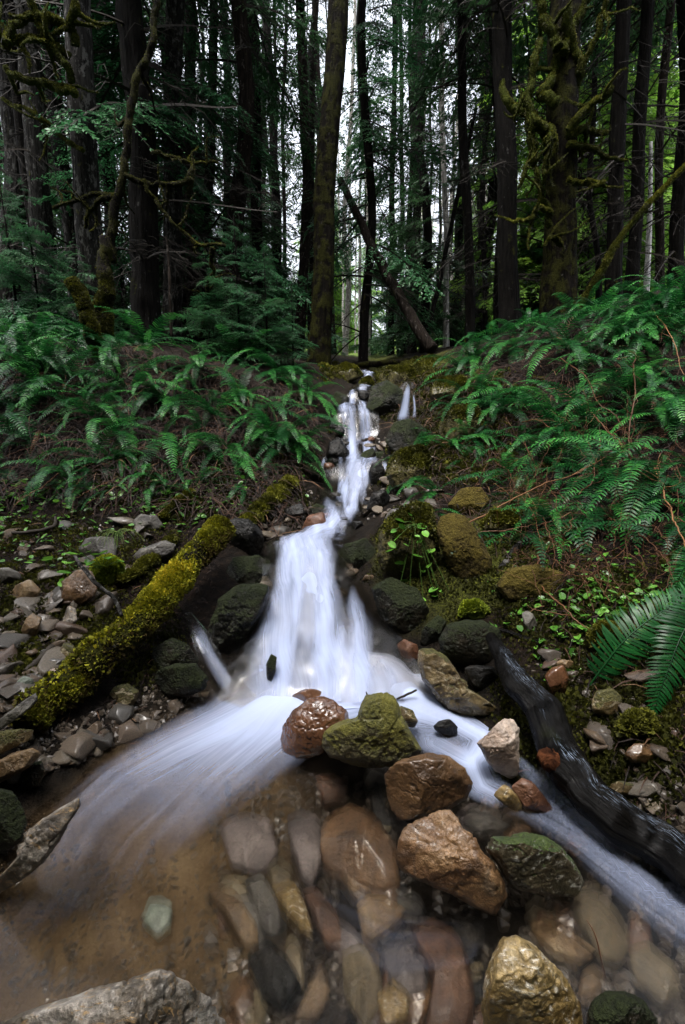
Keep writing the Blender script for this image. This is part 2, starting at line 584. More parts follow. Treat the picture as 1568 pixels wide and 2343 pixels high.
MT['needle'] = leaf_mat('conifer_needles', [(0, (.012, .035, .013)), (.5, (.034, .092, .034)), (1, (.075, .17, .055))], .3, .45)
MT['needle_blue'] = leaf_mat('cedar_sprays', [(0, (.011, .046, .02)), (.5, (.033, .12, .045)), (1, (.085, .22, .08))], .3, .35)
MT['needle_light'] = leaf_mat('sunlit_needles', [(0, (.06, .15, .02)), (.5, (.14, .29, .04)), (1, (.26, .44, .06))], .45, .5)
MT['fern'] = leaf_mat('fern_green', [(0, (.002, .014, .004)), (.5, (.008, .066, .014)), (1, (.062, .26, .04))], .28, .36, .2, 0, .45)
MT['fern_dead'] = leaf_mat('fern_brown', [(0, (.02, .009, .004)), (.5, (.06, .026, .012)), (1, (.14, .065, .028))], .15, .7, .2)
MT['leaf'] = leaf_mat('leaf_bright', [(0, (.03, .09, .012)), (.5, (.07, .2, .022)), (1, (.14, .33, .04))], .3, .35, .5)
MT['grass'] = leaf_mat('grass_blade', [(0, (.04, .08, .015)), (.5, (.08, .16, .03)), (1, (.2, .24, .07))], .3, .5)
MT['moss_log'] = leaf_mat('moss_yellow', [(0, (.025, .015, .004)), (.25, (.055, .04, .007)), (.5, (.14, .15, .01)), (.75, (.34, .31, .015)), (1, (.58, .43, .03))], .25, .7, .2, 0, 0)
MT['moss_dark'] = leaf_mat('moss_dark', [(0, (.008, .009, .002)), (.5, (.045, .047, .006)), (1, (.16, .16, .014))], .25, .7, .2, 0, .1)
MT['moss_bright'] = leaf_mat('moss_bright', [(0, (.04, .06, .005)), (.5, (.13, .17, .012)), (1, (.3, .34, .02))], .25, .7, .2, 0, .1)
MT['litter'] = leaf_mat('dead_litter', [(0, (.003, .0015, .001)), (.4, (.011, .005, .003)), (.75, (.034, .015, .008)), (1, (.11, .06, .028))], .1, .7, .2, 0, 0)
MT['stem'] = leaf_mat('bramble_stem', [(0, (.035, .012, .005)), (.5, (.1, .04, .014)), (1, (.22, .11, .045))], 0, .5, .3, 0, .5)
MT['twig'] = leaf_mat('dead_twig', [(0, (.006, .005, .004)), (.5, (.018, .014, .01)), (1, (.05, .04, .03))], 0, .7, .2)


def wet_black():
    m = Mat('wet_black_wood')
    vec, rnd = m.objvec()
    u = m.attr('along')
    a = m.attr('around')
    cv = m.n('CombineXYZ', {0: m.math('MULTIPLY', u, 4.0), 1: m.math('MULTIPLY', a, 26.0), 2: 0.0}).outputs[0]
    n1 = m.noise(cv, 1.0, 6, .65, .6)
    n2 = m.noise(vec, 11, 5, .6)
    c = m.ramp(n1, [(.35, (.0006, .0006, .0006)), (.65, (.004, .0034, .003))])
    c = m.mix(m.ramp(n2, [(.66, 0), (.76, .8)]), c, (.03, .011, .005))
    mo = m.noise(vec, 6, 5, .6)
    c = m.mix(m.ramp(mo, [(.62, 0), (.72, .6)]), c, (.012, .014, .003))
    fine = m.noise(cv, 4.0, 4, .7)
    h = m.math('ADD', n1, m.math('MULTIPLY', fine, .5))
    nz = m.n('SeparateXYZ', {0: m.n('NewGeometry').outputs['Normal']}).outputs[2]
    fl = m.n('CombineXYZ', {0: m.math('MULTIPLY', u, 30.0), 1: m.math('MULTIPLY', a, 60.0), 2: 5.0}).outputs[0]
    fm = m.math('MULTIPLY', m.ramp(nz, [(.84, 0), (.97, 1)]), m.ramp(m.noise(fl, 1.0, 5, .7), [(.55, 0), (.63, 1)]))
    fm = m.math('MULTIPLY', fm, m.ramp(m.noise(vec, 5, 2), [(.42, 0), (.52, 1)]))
    c = m.mix(m.math('MULTIPLY', fm, .8), c, (.26, .32, .42))  # pale flecks on the up-facing crest: painted wet highlights and clinging foam
    return m.done(m.pbr(c, m.ramp(n2, [(.4, .45), (.6, .12)]), m.bump(h, .6, .008), .07, 0.0))


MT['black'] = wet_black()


def ground_mat():
    m = Mat('forest_floor')
    tc = m.n('TexCoord')
    vec = tc.outputs['Object']
    n1 = m.noise(vec, 2.2, 6, .6)
    n2 = m.noise(vec, 24, 6, .7)
    n3 = m.noise(vec, 110, 4, .7)
    c = m.ramp(m.math('ADD', m.math('MULTIPLY', n2, .6), m.math('MULTIPLY', n3, .4)),
               [(.36, (.0015, .001, .0008)), (.5, (.006, .0035, .0022)), (.62, (.02, .011, .006)), (.74, (.06, .036, .02))])
    mf = m.math('ADD', m.math('MULTIPLY', m.attr('moss'), .9), m.math('SUBTRACT', m.math('ADD', m.math('MULTIPLY', n1, .8), m.math('MULTIPLY', n2, .5)), .75))
    mf = m.ramp(mf, [(.33, 0), (.55, 1)])
    mc = m.ramp(n3, [(.32, (.012, .014, .003)), (.5, (.04, .045, .007)), (.7, (.12, .13, .014))])
    c = m.mix(mf, c, mc)
    bed = m.ramp(m.math('ADD', m.math('MULTIPLY', m.noise(vec, 9, 4, .6), .7), m.math('MULTIPLY', n3, .3)),
                 [(.35, (.07, .047, .025)), (.5, (.135, .09, .047)), (.65, (.21, .15, .085))])
    c = m.mix(m.attr('bed'), c, bed)
    wet = m.ramp(n2, [(.35, (.002, .0018, .0015)), (.65, (.016, .012, .008))])
    c = m.mix(m.attr('wet'), c, wet)
    gr = m.ramp(m.noise(vec, 1.2, 6, .7), [(.35, (.05, .1, .015)), (.65, (.17, .24, .05))])
    c = m.mix(m.attr('meadow'), c, gr)
    h = m.math('ADD', n2, m.math('MULTIPLY', n3, .5))
    return m.done(m.pbr(c, .8, m.bump(h, 1.0, .03), .1))


MT['ground'] = ground_mat()
MT['torn'] = bark_mat('torn_wood', (.012, .004, .002), (.1, .035, .014), 0.0, .0)

# ------------------------------------------------------------------ stream course
WZ = np.array([(1.36, -.07), (1.43, -.03), (1.5, .012), (1.58, .05), (1.68, .095), (1.85, .165), (2.05, .24), (2.15, .275), (2.3, .295), (2.6, .312), (2.85, .335), (3.0, .365),
               (3.15, .42), (3.3, .467), (3.4, .5), (3.5, .6), (3.6, .63), (3.8, .67), (3.95, .74), (4.02, .80), (4.12, .98), (4.3, 1.04),
               (4.5, 1.08), (4.6, 1.2), (4.75, 1.23), (5.2, 1.3), (5.35, 1.42), (5.8, 1.47), (7, 1.62), (9, 1.8)])
# edges of the water in the picture: (v, left u, right u) at each Y
WE = [(1.40, 500, 1000), (1.5, 520, 985), (1.6, 545, 930), (1.85, 585, 865), (2.05, 620, 800), (2.2, 618, 780), (2.4, 612, 775), (2.6, 690, 800), (2.8, 738, 812),
      (3.0, 735, 838), (3.3, 735, 855), (3.5, 735, 884), (3.6, 740, 885), (3.8, 775, 868), (4.0, 780, 866), (4.15, 770, 862), (4.3, 770, 850), (4.5, 795, 845), (4.7, 800, 845),
      (5.0, 815, 845), (5.5, 820, 858), (6.2, 815, 850), (9, 810, 840)]


def _edge():
    ys, xl, xr = [], [], []
    for Y, a, b in WE:
        z = np.interp(Y, WZ[:, 0], WZ[:, 1])
        # scale at this depth: t with X=(u-CX)/F*t
        best = None
        for v in np.linspace(800, 1700, 400):
            p = at_y(784, v, Y)
            if best is None or abs(p[2] - z) < best[0]:
                best = (abs(p[2] - z), v)
        v = best[1]
        ys.append(Y)
        xl.append(at_y(a, v, Y)[0])
        xr.append(at_y(b, v, Y)[0])
    return np.array(ys), np.array(xl), np.array(xr)


EY, EL, ER = _edge()

# ------------------------------------------------------------------ ground sheet


def axis(segs):
    out = []
    for a, b, st in segs:
        out.append(np.arange(a, b - 1e-9, st))
    out.append([segs[-1][1]])
    return np.concatenate(out)


gx = axis([(-90, -20, 5), (-20, -6, .7), (-6, -3, .15), (-3, -1.2, .05), (-1.2, 1.2, .016), (1.2, 3, .05), (3, 6, .15), (6, 20, .7), (20, 90, 5)])
gy = axis([(-3, .3, .2), (.3, 1.9, .014), (1.9, 3.2, .025), (3.2, 6, .05), (6, 10, .12), (10, 20, .5), (20, 60, 2), (60, 140, 8)])
GX, GY = np.meshgrid(gx, gy)
fx, fy = GX.ravel(), GY.ravel()
fz = T(fx, fy)
nx, ny = len(gx), len(gy)
idx = np.arange(nx * ny).reshape(ny, nx)
Q = np.stack([idx[:-1, :-1], idx[:-1, 1:], idx[1:, 1:], idx[1:, :-1]], -1).reshape(-1, 4)
wz = np.interp(fy, WZ[:, 0], WZ[:, 1])
cl = np.interp(fy, EY, EL)
cr = np.interp(fy, EY, ER)
dist_w = np.maximum(np.maximum(cl - fx, fx - cr), 0)
bed = ss(.03, -.04, fz) * ss(1.6, 1.45, fy) * ss(.1, -.3, fx)
wet = np.maximum(ss(.35, .05, dist_w) * ss(1.3, 1.6, fy) * ss(9, 7, fy), ss(.05, -.02, fz) * (1 - bed) * ss(1.7, 1.5, fy)) * .9
wet = np.maximum(wet, ss(.2, .06, fz) * (1 - bed) * ss(2.1, 1.8, fy) * .9)
P3 = np.stack([fx, fy, 0 * fx], -1)
moss = .15 + .5 * ss(.05, .2, fx) * ss(1.3, .7, fx) * ss(1.6, 1.8, fy) * ss(2.8, 2.3, fy) + .35 * ss(.3, .9, fx) * ss(2.0, .8, fx) * ss(1.8, 2.4, fy) + .25 * ss(4, 7, fy) + .2 * fbm(P3 * 1.7, 3)
meadow = ss(13, 22, fy)
g = MB()
g.add(np.stack([fx, fy, fz], -1), Q)
go = g.build('ground', MT['ground'], attrs={'bed': bed, 'wet': wet, 'moss': moss, 'meadow': meadow})
tag(go, kind='structure')

# ------------------------------------------------------------------ water


def water_mat():
    m = Mat('silky_water')
    fu, fv, fo = m.attr('across'), m.attr('along'), m.attr('foam')
    cv = m.n('CombineXYZ', {0: m.math('MULTIPLY', fu, 2.6), 1: m.math('MULTIPLY', fv, 1.6), 2: 0.0}).outputs[0]
    s1 = m.noise(cv, 1.0, 5, .6)
    cv2 = m.n('CombineXYZ', {0: m.math('MULTIPLY', fu, 14), 1: m.math('MULTIPLY', fv, 3.0), 2: 3.3}).outputs[0]
    s2 = m.noise(cv2, 1.0, 4, .6)
    cv3 = m.n('CombineXYZ', {0: m.math('MULTIPLY', fu, 45), 1: m.math('MULTIPLY', fv, 4.0), 2: 7.7}).outputs[0]
    s3 = m.noise(cv3, 1.0, 3, .6)
    st = m.math('ADD', m.math('MULTIPLY', m.math('SUBTRACT', s1, .5), .9), m.math('ADD', m.math('MULTIPLY', m.math('SUBTRACT', s2, .5), .42), m.math('MULTIPLY', m.math('SUBTRACT', s3, .5), .08)))
    w = m.math('MULTIPLY', m.math('SUBTRACT', 1.0, m.math('ABSOLUTE', m.math('SUBTRACT', m.math('MULTIPLY', fo, 2), 1))), 1.0)
    f = m.math('ADD', fo, m.math('MULTIPLY', st, m.math('ADD', m.math('MULTIPLY', w, .9), .1)))
    f = m.math('MULTIPLY', f, m.ramp(fo, [(.0, 0), (.16, 1)]))
    f = m.ramp(f, [(.03, 0), (.5, .5), (1.0, .97)])
    clear = m.n('BsdfPrincipled', {'Base Color': (.93, .88, .8, 1), 'Roughness': .22, 'IOR': 1.25, 'Transmission Weight': 1.0}).outputs[0]
    thin = m.n('BsdfTransparent', {'Color': (.9, .87, .82, 1)}).outputs[0]
    gl = m.n('BsdfGlossy', {'Color': (.9, .93, 1, 1), 'Roughness': .12}).outputs[0]
    clear = m.n('MixShader', {0: .38, 1: clear, 2: thin}).outputs[0]
    fr = m.n('Fresnel', {'IOR': 1.25}).outputs[0]
    clear = m.n('MixShader', {0: m.math('MULTIPLY', fr, .35), 1: clear, 2: gl}).outputs[0]
    d = m.n('BsdfDiffuse', {'Color': (.5, .575, .8, 1)}).outputs[0]
    tr = m.n('BsdfTranslucent', {'Color': (.6, .65, .8, 1)}).outputs[0]
    wh = m.n('MixShader', {0: .3, 1: d, 2: tr}).outputs[0]
    return m.done(m.n('MixShader', {0: f, 1: clear, 2: wh}).outputs[0])


MT['water'] = water_mat()


def seg_field(px, py, path):
    """nearest point on a flow path: strength-weighted foam, offset across (in half widths), distance along"""
    best = np.full(px.shape, 1e9)
    foam = np.zeros(px.shape)
    ac = np.zeros(px.shape)
    al = np.zeros(px.shape)
    L = 0.0
    for (x0, y0, s0, w0), (x1, y1, s1, w1) in zip(path[:-1], path[1:]):
        dx, dy = x1 - x0, y1 - y0
        l = math.hypot(dx, dy)
        t = np.clip(((px - x0) * dx + (py - y0) * dy) / (l * l), 0, 1)
        ox, oy = px - (x0 + t * dx), py - (y0 + t * dy)
        d = np.hypot(ox, oy)
        sgn = np.sign((px - x0) * dy - (py - y0) * dx)
        w = w0 + t * (w1 - w0)
        s = s0 + t * (s1 - s0)
        nd = d / w
        k = nd < best
        best = np.where(k, nd, best)
        foam = np.maximum(foam, s * np.exp(-(nd ** 2.0)))
        ac = np.where(k, sgn * nd, ac)
        al = np.where(k, L + t * l, al)
        L += l
    return best, foam, ac, al


def zpath(pts):
    return [(*at_z(u, v, 0.0)[:2], s, w) for u, v, s, w in pts]


FLOWS = [
    zpath([(800, 1545, 1.0, .22), (650, 1600, 1.0, .15), (520, 1660, .8, .115), (400, 1715, .5, .105), (280, 1780, .24, .1), (170, 1880, .13, .1), (80, 2050, .09, .09), (-80, 2230, .05, .1)]),
    zpath([(700, 1590, 1.0, .16), (600, 1680, .55, .13), (480, 1780, .25, .13), (330, 1930, .1, .15), (200, 2150, .05, .15)]),
    zpath([(860, 1540, 1.0, .2), (960, 1610, .95, .11), (1050, 1650, .85, .06), (1120, 1690, .85, .055), (1085, 1745, .75, .04), (1105, 1800, .55, .045),
           (1200, 1850, .18, .04), (1330, 1930, .12, .06), (1450, 2020, .17, .07), (1600, 2120, .16, .09), (1800, 2250, .12, .1)]),
    zpath([(1190, 1745, .15, .03), (1240, 1800, .26, .035), (1320, 1880, .25, .04), (1420, 1970, .2, .05), (1560, 2080, .14, .05)]),
    zpath([(1000, 1700, .4, .05), (1070, 1740, .5, .04)]),
    zpath([(700, 2030, .06, .1), (900, 2150, .1, .12), (1040, 2150, .08, .1)]),
]


def add_water(buf, attrs, v, q, foam, ac, al):
    buf.add(v, q)
    attrs['foam'].append(foam)
    attrs['across'].append(ac)
    attrs['along'].append(al)


WB = MB()
WAT = {'foam': [], 'across': [], 'along': []}
px_ = np.arange(-1.9, 1.8, .014)
py_ = np.arange(.1, 1.78, .014)
PX, PY = np.meshgrid(px_, py_)
fx2, fy2 = PX.ravel(), PY.ravel()
foam = np.zeros(len(fx2))
best = np.full(len(fx2), 1e9)
ac = np.zeros(len(fx2))
al = np.zeros(len(fx2))
for i, pth in enumerate(FLOWS):
    b, f_, a_, l_ = seg_field(fx2, fy2, pth)
    k = b < best
    ac = np.where(k, a_ * 1.6 + i * 7.3, ac)
    al = np.where(k, l_ + i * 5.1, al)
    best = np.minimum(best, b)
    foam = 1 - (1 - np.clip(foam, 0, 1)) * (1 - np.clip(f_, 0, 1))
pz = .012 * fbm(np.stack([fx2 * 2.2, fy2 * 2.2, 0 * fx2], -1), 3) * (.3 + foam) + .03 * ss(.75, 1.0, foam)
ii = np.arange(len(fx2)).reshape(len(py_), len(px_))
q_ = np.stack([ii[:-1, :-1], ii[:-1, 1:], ii[1:, 1:], ii[1:, :-1]], -1).reshape(-1, 4)
keep = (T(fx2, fy2) < .06)
q_ = q_[keep[q_].any(1)]
add_water(WB, WAT, np.stack([fx2, fy2, pz], -1), q_, foam, ac, al)


def ribbon(ys, xl, xr, zz, ncross, foam_fn, zoff=0.0, seed=0, rough=.02, crown=.03):
    n = len(ys)
    s = np.linspace(-1, 1, ncross)
    X = xl[:, None] + (xr - xl)[:, None] * (s[None] + 1) / 2
    Y = ys[:, None] * np.ones((1, ncross))
    Z = zz[:, None] + zoff - crown * (np.abs(s)[None] ** 3)
    p = np.stack([X * 7 + seed, Y * 7, 0 * X], -1)
    nz = fbm(p, 3)
    Z = Z + rough * nz
    Y = Y + .02 * fbm(np.stack([X * 9, 0 * X + seed, 0 * X], -1), 2)
    dl = np.concatenate([[0], np.cumsum(np.hypot(np.diff(ys), np.diff(zz)))])
    half = (xr - xl)[:, None] / 2
    A = (s[None] * half) * 9 + seed
    L = dl[:, None] * np.ones((1, ncross)) * 1.3
    F = foam_fn(X, Y, s[None] * np.ones_like(X), nz)
    i2 = np.arange(n * ncross).reshape(n, ncross)
    q = np.stack([i2[:-1, :-1], i2[:-1, 1:], i2[1:, 1:], i2[1:, :-1]], -1).reshape(-1, 4)
    add_water(WB, WAT, np.stack([X, Y, Z], -1).reshape(-1, 3), q, F.ravel(), A.ravel(), L.ravel())


yy = np.linspace(1.42, 8.6, 620)
zz = np.interp(yy, WZ[:, 0], WZ[:, 1])
k9 = np.ones(7) / 7
zz = np.convolve(np.pad(zz, 3, mode='edge'), k9, 'valid')
xl_, xr_ = np.interp(yy, EY, EL), np.interp(yy, EY, ER)
xl_ = xl_ + .02 * fbm(np.stack([yy * 9, 0 * yy, 0 * yy], -1), 3)
xr_ = xr_ + .02 * fbm(np.stack([yy * 9, 0 * yy + 9, 0 * yy], -1), 3)


def main_foam(X, Y, S, nz):
    edge = ss(1.0, .3, np.abs(S))
    gap = fbm(np.stack([X * 8, Y * 2.6, 0 * X + 4], -1), 3)
    lane = fbm(np.stack([X * 26, Y * 2.0, 0 * X + 14], -1), 2)
    base = .74 - .72 * ss(-.15, .35, gap) - .5 * ss(-.05, .45, lane) * ss(1.55, 1.75, Y) - .35 * ss(2.3, 2.6, Y) * ss(2.75, 2.5, Y)
    base = base * (1 - .5 * ss(5, 6, Y))
    base = base + .5 * ss(1.78, 1.5, Y) * ss(.95, .5, np.abs(S))
    return np.clip(base * edge, 0, 1)


ribbon(yy, xl_, xr_, zz, 72, main_foam, 0.02, 0, .04)


def veil_foam(X, Y, S, nz):
    edge = ss(1.0, .2, np.abs(S))
    gap = fbm(np.stack([X * 14 + 5, Y * 1.8, 0 * X + 9], -1), 3)
    return np.clip((.22 + .95 * gap) * edge * ss(5.8, 5.2, Y), 0, .8)


ribbon(yy[yy < 5.9], xl_[yy < 5.9] - .03, xr_[yy < 5.9] + .03, zz[yy < 5.9], 36, veil_foam, .05, 31, .03)


def trickle(pts, hw, strength, seed):
    """a thin side run of water through (u, v, Y) points"""
    p = smooth_path([at_y(*a) for a in pts], 50)
    w = np.interp(np.linspace(0, 1, 50), np.linspace(0, 1, len(hw)), hw)
    nc = 11
    s = np.linspace(-1, 1, nc)
    X = p[:, 0][:, None] + w[:, None] * s[None]
    Y = p[:, 1][:, None] + 0 * X
    Z = p[:, 2][:, None] - .012 * s[None] ** 2 + 0 * X
    dl = np.concatenate([[0], np.cumsum(np.linalg.norm(np.diff(p, axis=0), axis=1))])
    i2 = np.arange(50 * nc).reshape(50, nc)
    q = np.stack([i2[:-1, :-1], i2[:-1, 1:], i2[1:, 1:], i2[1:, :-1]], -1).reshape(-1, 4)
    F = strength * ss(1.0, .0, np.abs(s))[None] * np.ones_like(X)
    l01 = dl[:, None] / dl[-1]
    F = F * ss(0, .3, l01) * ss(1, .78, l01)
    add_water(WB, WAT, np.stack([X, Y, Z], -1).reshape(-1, 3), q, F.ravel(), (w[:, None] * s[None] * 12 + seed).ravel(), (dl[:, None] + 0 * X).ravel())


trickle([(432, 1400, 1.81), (456, 1442, 1.735), (483, 1502, 1.615), (535, 1578, 1.49), (600, 1640, 1.385)], [.02, .04, .05, .07, .1], .24, 3)
trickle([(410, 1420, 1.85), (440, 1445, 1.76), (470, 1490, 1.66)], [.02, .04, .03], .36, 4)
trickle([(936, 872, 4.06), (932, 895, 4.03), (927, 930, 4.0), (920, 968, 3.96)], [.02, .035, .05, .08], .8, 5)
trickle([(945, 895, 4.04), (949, 930, 4.0), (947, 965, 3.97)], [.01, .015, .03], .6, 9)
trickle([(878, 1050, 3.5), (884, 1080, 3.45), (886, 1112, 3.4)], [.03, .035, .04], .7, 6)
trickle([(742, 1045, 3.62), (738, 1065, 3.56), (735, 1085, 3.5)], [.02, .02, .03], .8, 7)
trickle([(870, 985, 4.05), (874, 1010, 4.0), (876, 1035, 3.9)], [.02, .03, .03], .6, 8)
trickle([(712, 1120, 3.32), (725, 1135, 3.25), (740, 1165, 3.15)], [.02, .03, .05], .6, 10)
wo_ = WB.build('water', MT['water'], attrs={k: np.concatenate(v) for k, v in WAT.items()})
tag(wo_, kind='structure')

# ------------------------------------------------------------------ rocks


def hero_rock(poly, mat, label, seed, thick=.62, k=.4, sub=6, nfac=6, rough=.042, name='rock', t=None, z=None, group=None, tilt=0.0, chamf=.35, face=None, flat=False, blunt=60.0):
    """a closed solid whose outline is a star shape at its own distance; facets cut by planes, roughened by noise"""
    rs = np.random.default_rng(seed)
    p = np.array(poly, float)
    c = (p.min(0) + p.max(0)) / 2 * .5 + p.mean(0) * .5
    if z is not None:
        d = ray(*c)
        t = (z - CAM_Z) / d[2]
        R0 = np.sqrt(np.ptp(p[:, 0]) * np.ptp(p[:, 1])) / 2 / FPX * t
    elif t is None:
        P, t = hit(c[0], c[1])
        R0 = np.sqrt(np.ptp(p[:, 0]) * np.ptp(p[:, 1])) / 2 / FPX * t
        Pb, tb = hit(c[0], p[:, 1].max() - .12 * np.ptp(p[:, 1]))
        t = min(t - k * R0, tb + .22 * R0)
    R0 = np.sqrt(np.ptp(p[:, 0]) * np.ptp(p[:, 1])) / 2 / FPX * t
    L = (p - c) / FPX * t
    L[:, 1] *= -1
    if flat:                                          # a stone lying level on the bed
        cw = at_z(*c, z)
        L = np.array([at_z(a_, b_, z)[:2] - cw[:2] for a_, b_ in p])
        R0 = np.sqrt(np.ptp(L[:, 0]) * np.ptp(L[:, 1])) / 2
    ang = np.arctan2(L[:, 1], L[:, 0])
    o = np.argsort(ang)
    ang, rad = ang[o], np.hypot(L[:, 0], L[:, 1])[o]
    # resample the outline edge by edge so straight edges stay straight
    ta = np.linspace(-math.pi, math.pi, 361)
    A2 = np.concatenate([ang - 2 * math.pi, ang, ang + 2 * math.pi])
    R2 = np.concatenate([rad] * 3)
    j = np.clip(np.searchsorted(A2, ta, side='right') - 1, 0, len(A2) - 2)
    x0, y0 = R2[j] * np.cos(A2[j]), R2[j] * np.sin(A2[j])
    x1, y1 = R2[j + 1] * np.cos(A2[j + 1]), R2[j + 1] * np.sin(A2[j + 1])
    den = np.cos(ta) * (y1 - y0) - np.sin(ta) * (x1 - x0)
    RR = np.where(np.abs(den) > 1e-9, (x0 * (y1 - y0) - y0 * (x1 - x0)) / np.where(np.abs(den) > 1e-9, den, 1), R2[j])
    RR = np.clip(RR, .2 * R0, 4 * R0)
    RR[-1] = RR[0]
    v, f = ico(sub)
    th = np.arctan2(v[:, 1], v[:, 0])
    cph = np.sqrt(np.clip(1 - v[:, 2] ** 2, 1e-6, 1))
    sph = v[:, 2]
    R = np.interp(th, ta, RR)
    Tk = R0 * thick
    fr_, bk_ = sph > 0, sph <= 0
    lim = [R / (cph + np.where(fr_, R * chamf * sph / Tk, -R * .1 * sph / Tk))]
    npl = max(3, nfac)
    for j_ in range(npl):                            # facets of the face turned to the viewer
        aa = 2 * math.pi * (j_ + rs.uniform(-.35, .35)) / npl + seed
        sl = rs.uniform(.12, .75)
        if j_ == 0:
            sl *= .35
        bx, by = sl * math.cos(aa), sl * math.sin(aa)
        if j_ == 0 and face is not None:
            bx, by = face
        den = sph + (bx * cph * np.cos(th) + by * cph * np.sin(th))
        lim.append(np.where(den > 1e-3, Tk * rs.uniform(.72, 1.0) / np.clip(den, 1e-3, None), 1e3))
    lim.append(np.where(sph < -1e-3, Tk * 1.1 / np.clip(-sph, 1e-3, None), 1e3))
    P0 = v * np.clip(np.array(lim), 1e-4, 1e3).min(0)[:, None]
    for j_ in range(nfac + 2):                       # chipped edges
        nrm = rs.normal(size=3) * np.array([1, 1, 1.6])
        nrm /= np.linalg.norm(nrm)
        hh = (P0 @ nrm).max() * rs.uniform(.84, .99)
        den = v @ nrm
        lim.append(np.where(den > 1e-3, hh / np.clip(den, 1e-3, None), 1e3))
    lim = np.clip(np.array(lim), 1e-4, 1e3)
    S_ = (lim ** -blunt).sum(0) ** (-1 / blunt)
    P = v * S_[:, None]
    if not flat:
        P[:, 0] -= P[:, 2] * (c[0] - CX) / FPX         # its depth axis looks at the viewer
        P[:, 1] -= P[:, 2] * (CY - c[1]) / FPX
    nd = v
    Ps = P / R0
    rid = np.abs(fbm(Ps * 2.6 + seed * 3.1, 3))
    P = P + nd * (R0 * rough * (fbm(Ps * 1.5 + seed, 3) - .7 * ss(.09, 0, rid) + .45 * fbm(Ps * 6 + seed * 2.2, 3) + .42 * fbm(Ps * 18 + seed, 3)))[:, None]
    # camera axes to world
    M = np.array(cam.rotation_euler.to_matrix())
    W = P if flat else P @ M.T
    ctr = ray(*c) * t + np.array([0, 0, CAM_Z])
    b = MB()
    b.add(W, None, f)
    ob = b.build(name, MT[mat] if isinstance(mat, str) else mat)
    ob.location = ctr
    tag(ob, label, 'rock', group)
    return ob


ROCKS = []


def R(poly, mat, label, seed, **kw):
    o = hero_rock(poly, mat, label, seed, **kw)
    ROCKS.append(o)
    return o


# the pile in the middle of the stream
r_green = R([(826, 1610), (839, 1592), (884, 1585), (911, 1597), (921, 1635), (938, 1662), (959, 1705), (969, 1720), (949, 1740), (919, 1755), (859, 1757), (799, 1750),
   (754, 1735), (734, 1705), (737, 1675), (768, 1655), (816, 1640)], 'green', 'green mossy two-lobed rock on top of the mid-stream pile', 3, thick=.75, z=.13, rough=.07)
R([(915, 1612), (945, 1625), (957, 1650), (950, 1665), (925, 1663), (910, 1640)], 'olive', 'small mottled brown stone tucked against the right side of the green mossy rock', 4, z=.07, sub=4)
R([(645, 1660), (670, 1625), (710, 1597), (740, 1591), (770, 1605), (797, 1625), (805, 1660), (790, 1700), (755, 1725), (735, 1745), (700, 1757), (665, 1755), (645, 1725), (641, 1690)],
  'red', 'shiny wet reddish boulder left of the green mossy rock', 5, thick=.85, z=.05, nfac=7, rough=.05, blunt=7.0, chamf=.5)
R([(657, 1612), (668, 1590), (700, 1575), (745, 1577), (748, 1600), (700, 1620)], 'red', 'pale pinkish stone awash in white foam behind the shiny reddish boulder', 6, z=.025, sub=4)
R([(871, 1770), (920, 1735), (979, 1722), (1024, 1728), (1064, 1757), (1084, 1795), (1069, 1830), (1034, 1850), (1000, 1870), (914, 1884), (889, 1850), (878, 1810)],
  'slab', 'dark brown wet slab between the green mossy rock and the large rusty rock', 7, thick=.5, z=.075, nfac=4)
R([(904, 1960), (908, 1920), (914, 1885), (974, 1855), (1004, 1845), (1029, 1845), (1049, 1870), (1059, 1895), (1089, 1920), (1104, 1945), (1134, 1975), (1154, 2015), (1164, 2065), (1144, 2100),
   (1129, 2097), (1084, 2075), (1009, 2040), (949, 2010), (914, 1990)], 'brown', 'large flat-faced rusty brown rock in the centre foreground', 88, thick=.42, z=.09, nfac=4, rough=.05, face=(.05, .12), chamf=.2)
R([(1089, 1700), (1129, 1665), (1154, 1643), (1174, 1645), (1188, 1668), (1187, 1780), (1169, 1788), (1134, 1770), (1112, 1740), (1100, 1715)],
  'pale', 'cream and pink angular rock standing upright in the right-hand current', 9, thick=.75, z=.10, nfac=7, rough=.06)
R([(990, 1660), (1005, 1650), (1029, 1644), (1049, 1662), (1049, 1690), (1019, 1682), (996, 1672)], 'dark', 'small dark grey pointed stone in the foam left of the cream rock', 10, z=.03, sub=4)
R([(954, 1510), (959, 1485), (989, 1483), (1024, 1505), (1049, 1540), (1064, 1570), (1104, 1595), (1144, 1620), (1166, 1637), (1134, 1652), (1064, 1650), (1024, 1630), (994, 1590), (965, 1555)],
  'olive', 'long brown and olive boulder slanting along the right edge of the white water', 11, thick=.8, k=.5, nfac=6, rough=.07)
R([(1002, 1465), (1020, 1428), (1064, 1410), (1109, 1413), (1144, 1438), (1156, 1470), (1145, 1500), (1129, 1522), (1084, 1530), (1034, 1522), (1006, 1495)],
  'darkmoss', 'smooth dark rounded boulder above the olive boulder on the right bank', 12, thick=.8, k=.5, nfac=6, blunt=8.0)
R([(1109, 1940), (1124, 1915), (1164, 1912), (1199, 1903), (1244, 1912), (1289, 1940), (1314, 1970), (1339, 2020), (1324, 2055), (1264, 2052), (1224, 2045), (1184, 2035), (1154, 2010), (1134, 1975)],
  'streak', 'dark mossy rock with a white quartz streak right of the large rusty rock', 13, thick=.7, z=.07, nfac=6, rough=.06)
R([(1129, 1820), (1144, 1792), (1164, 1797), (1184, 1820), (1197, 1845), (1196, 1865), (1164, 1850)], 'gold', 'small golden stone leaning on the red-brown wedge in the right current', 14, z=.04, sub=4)
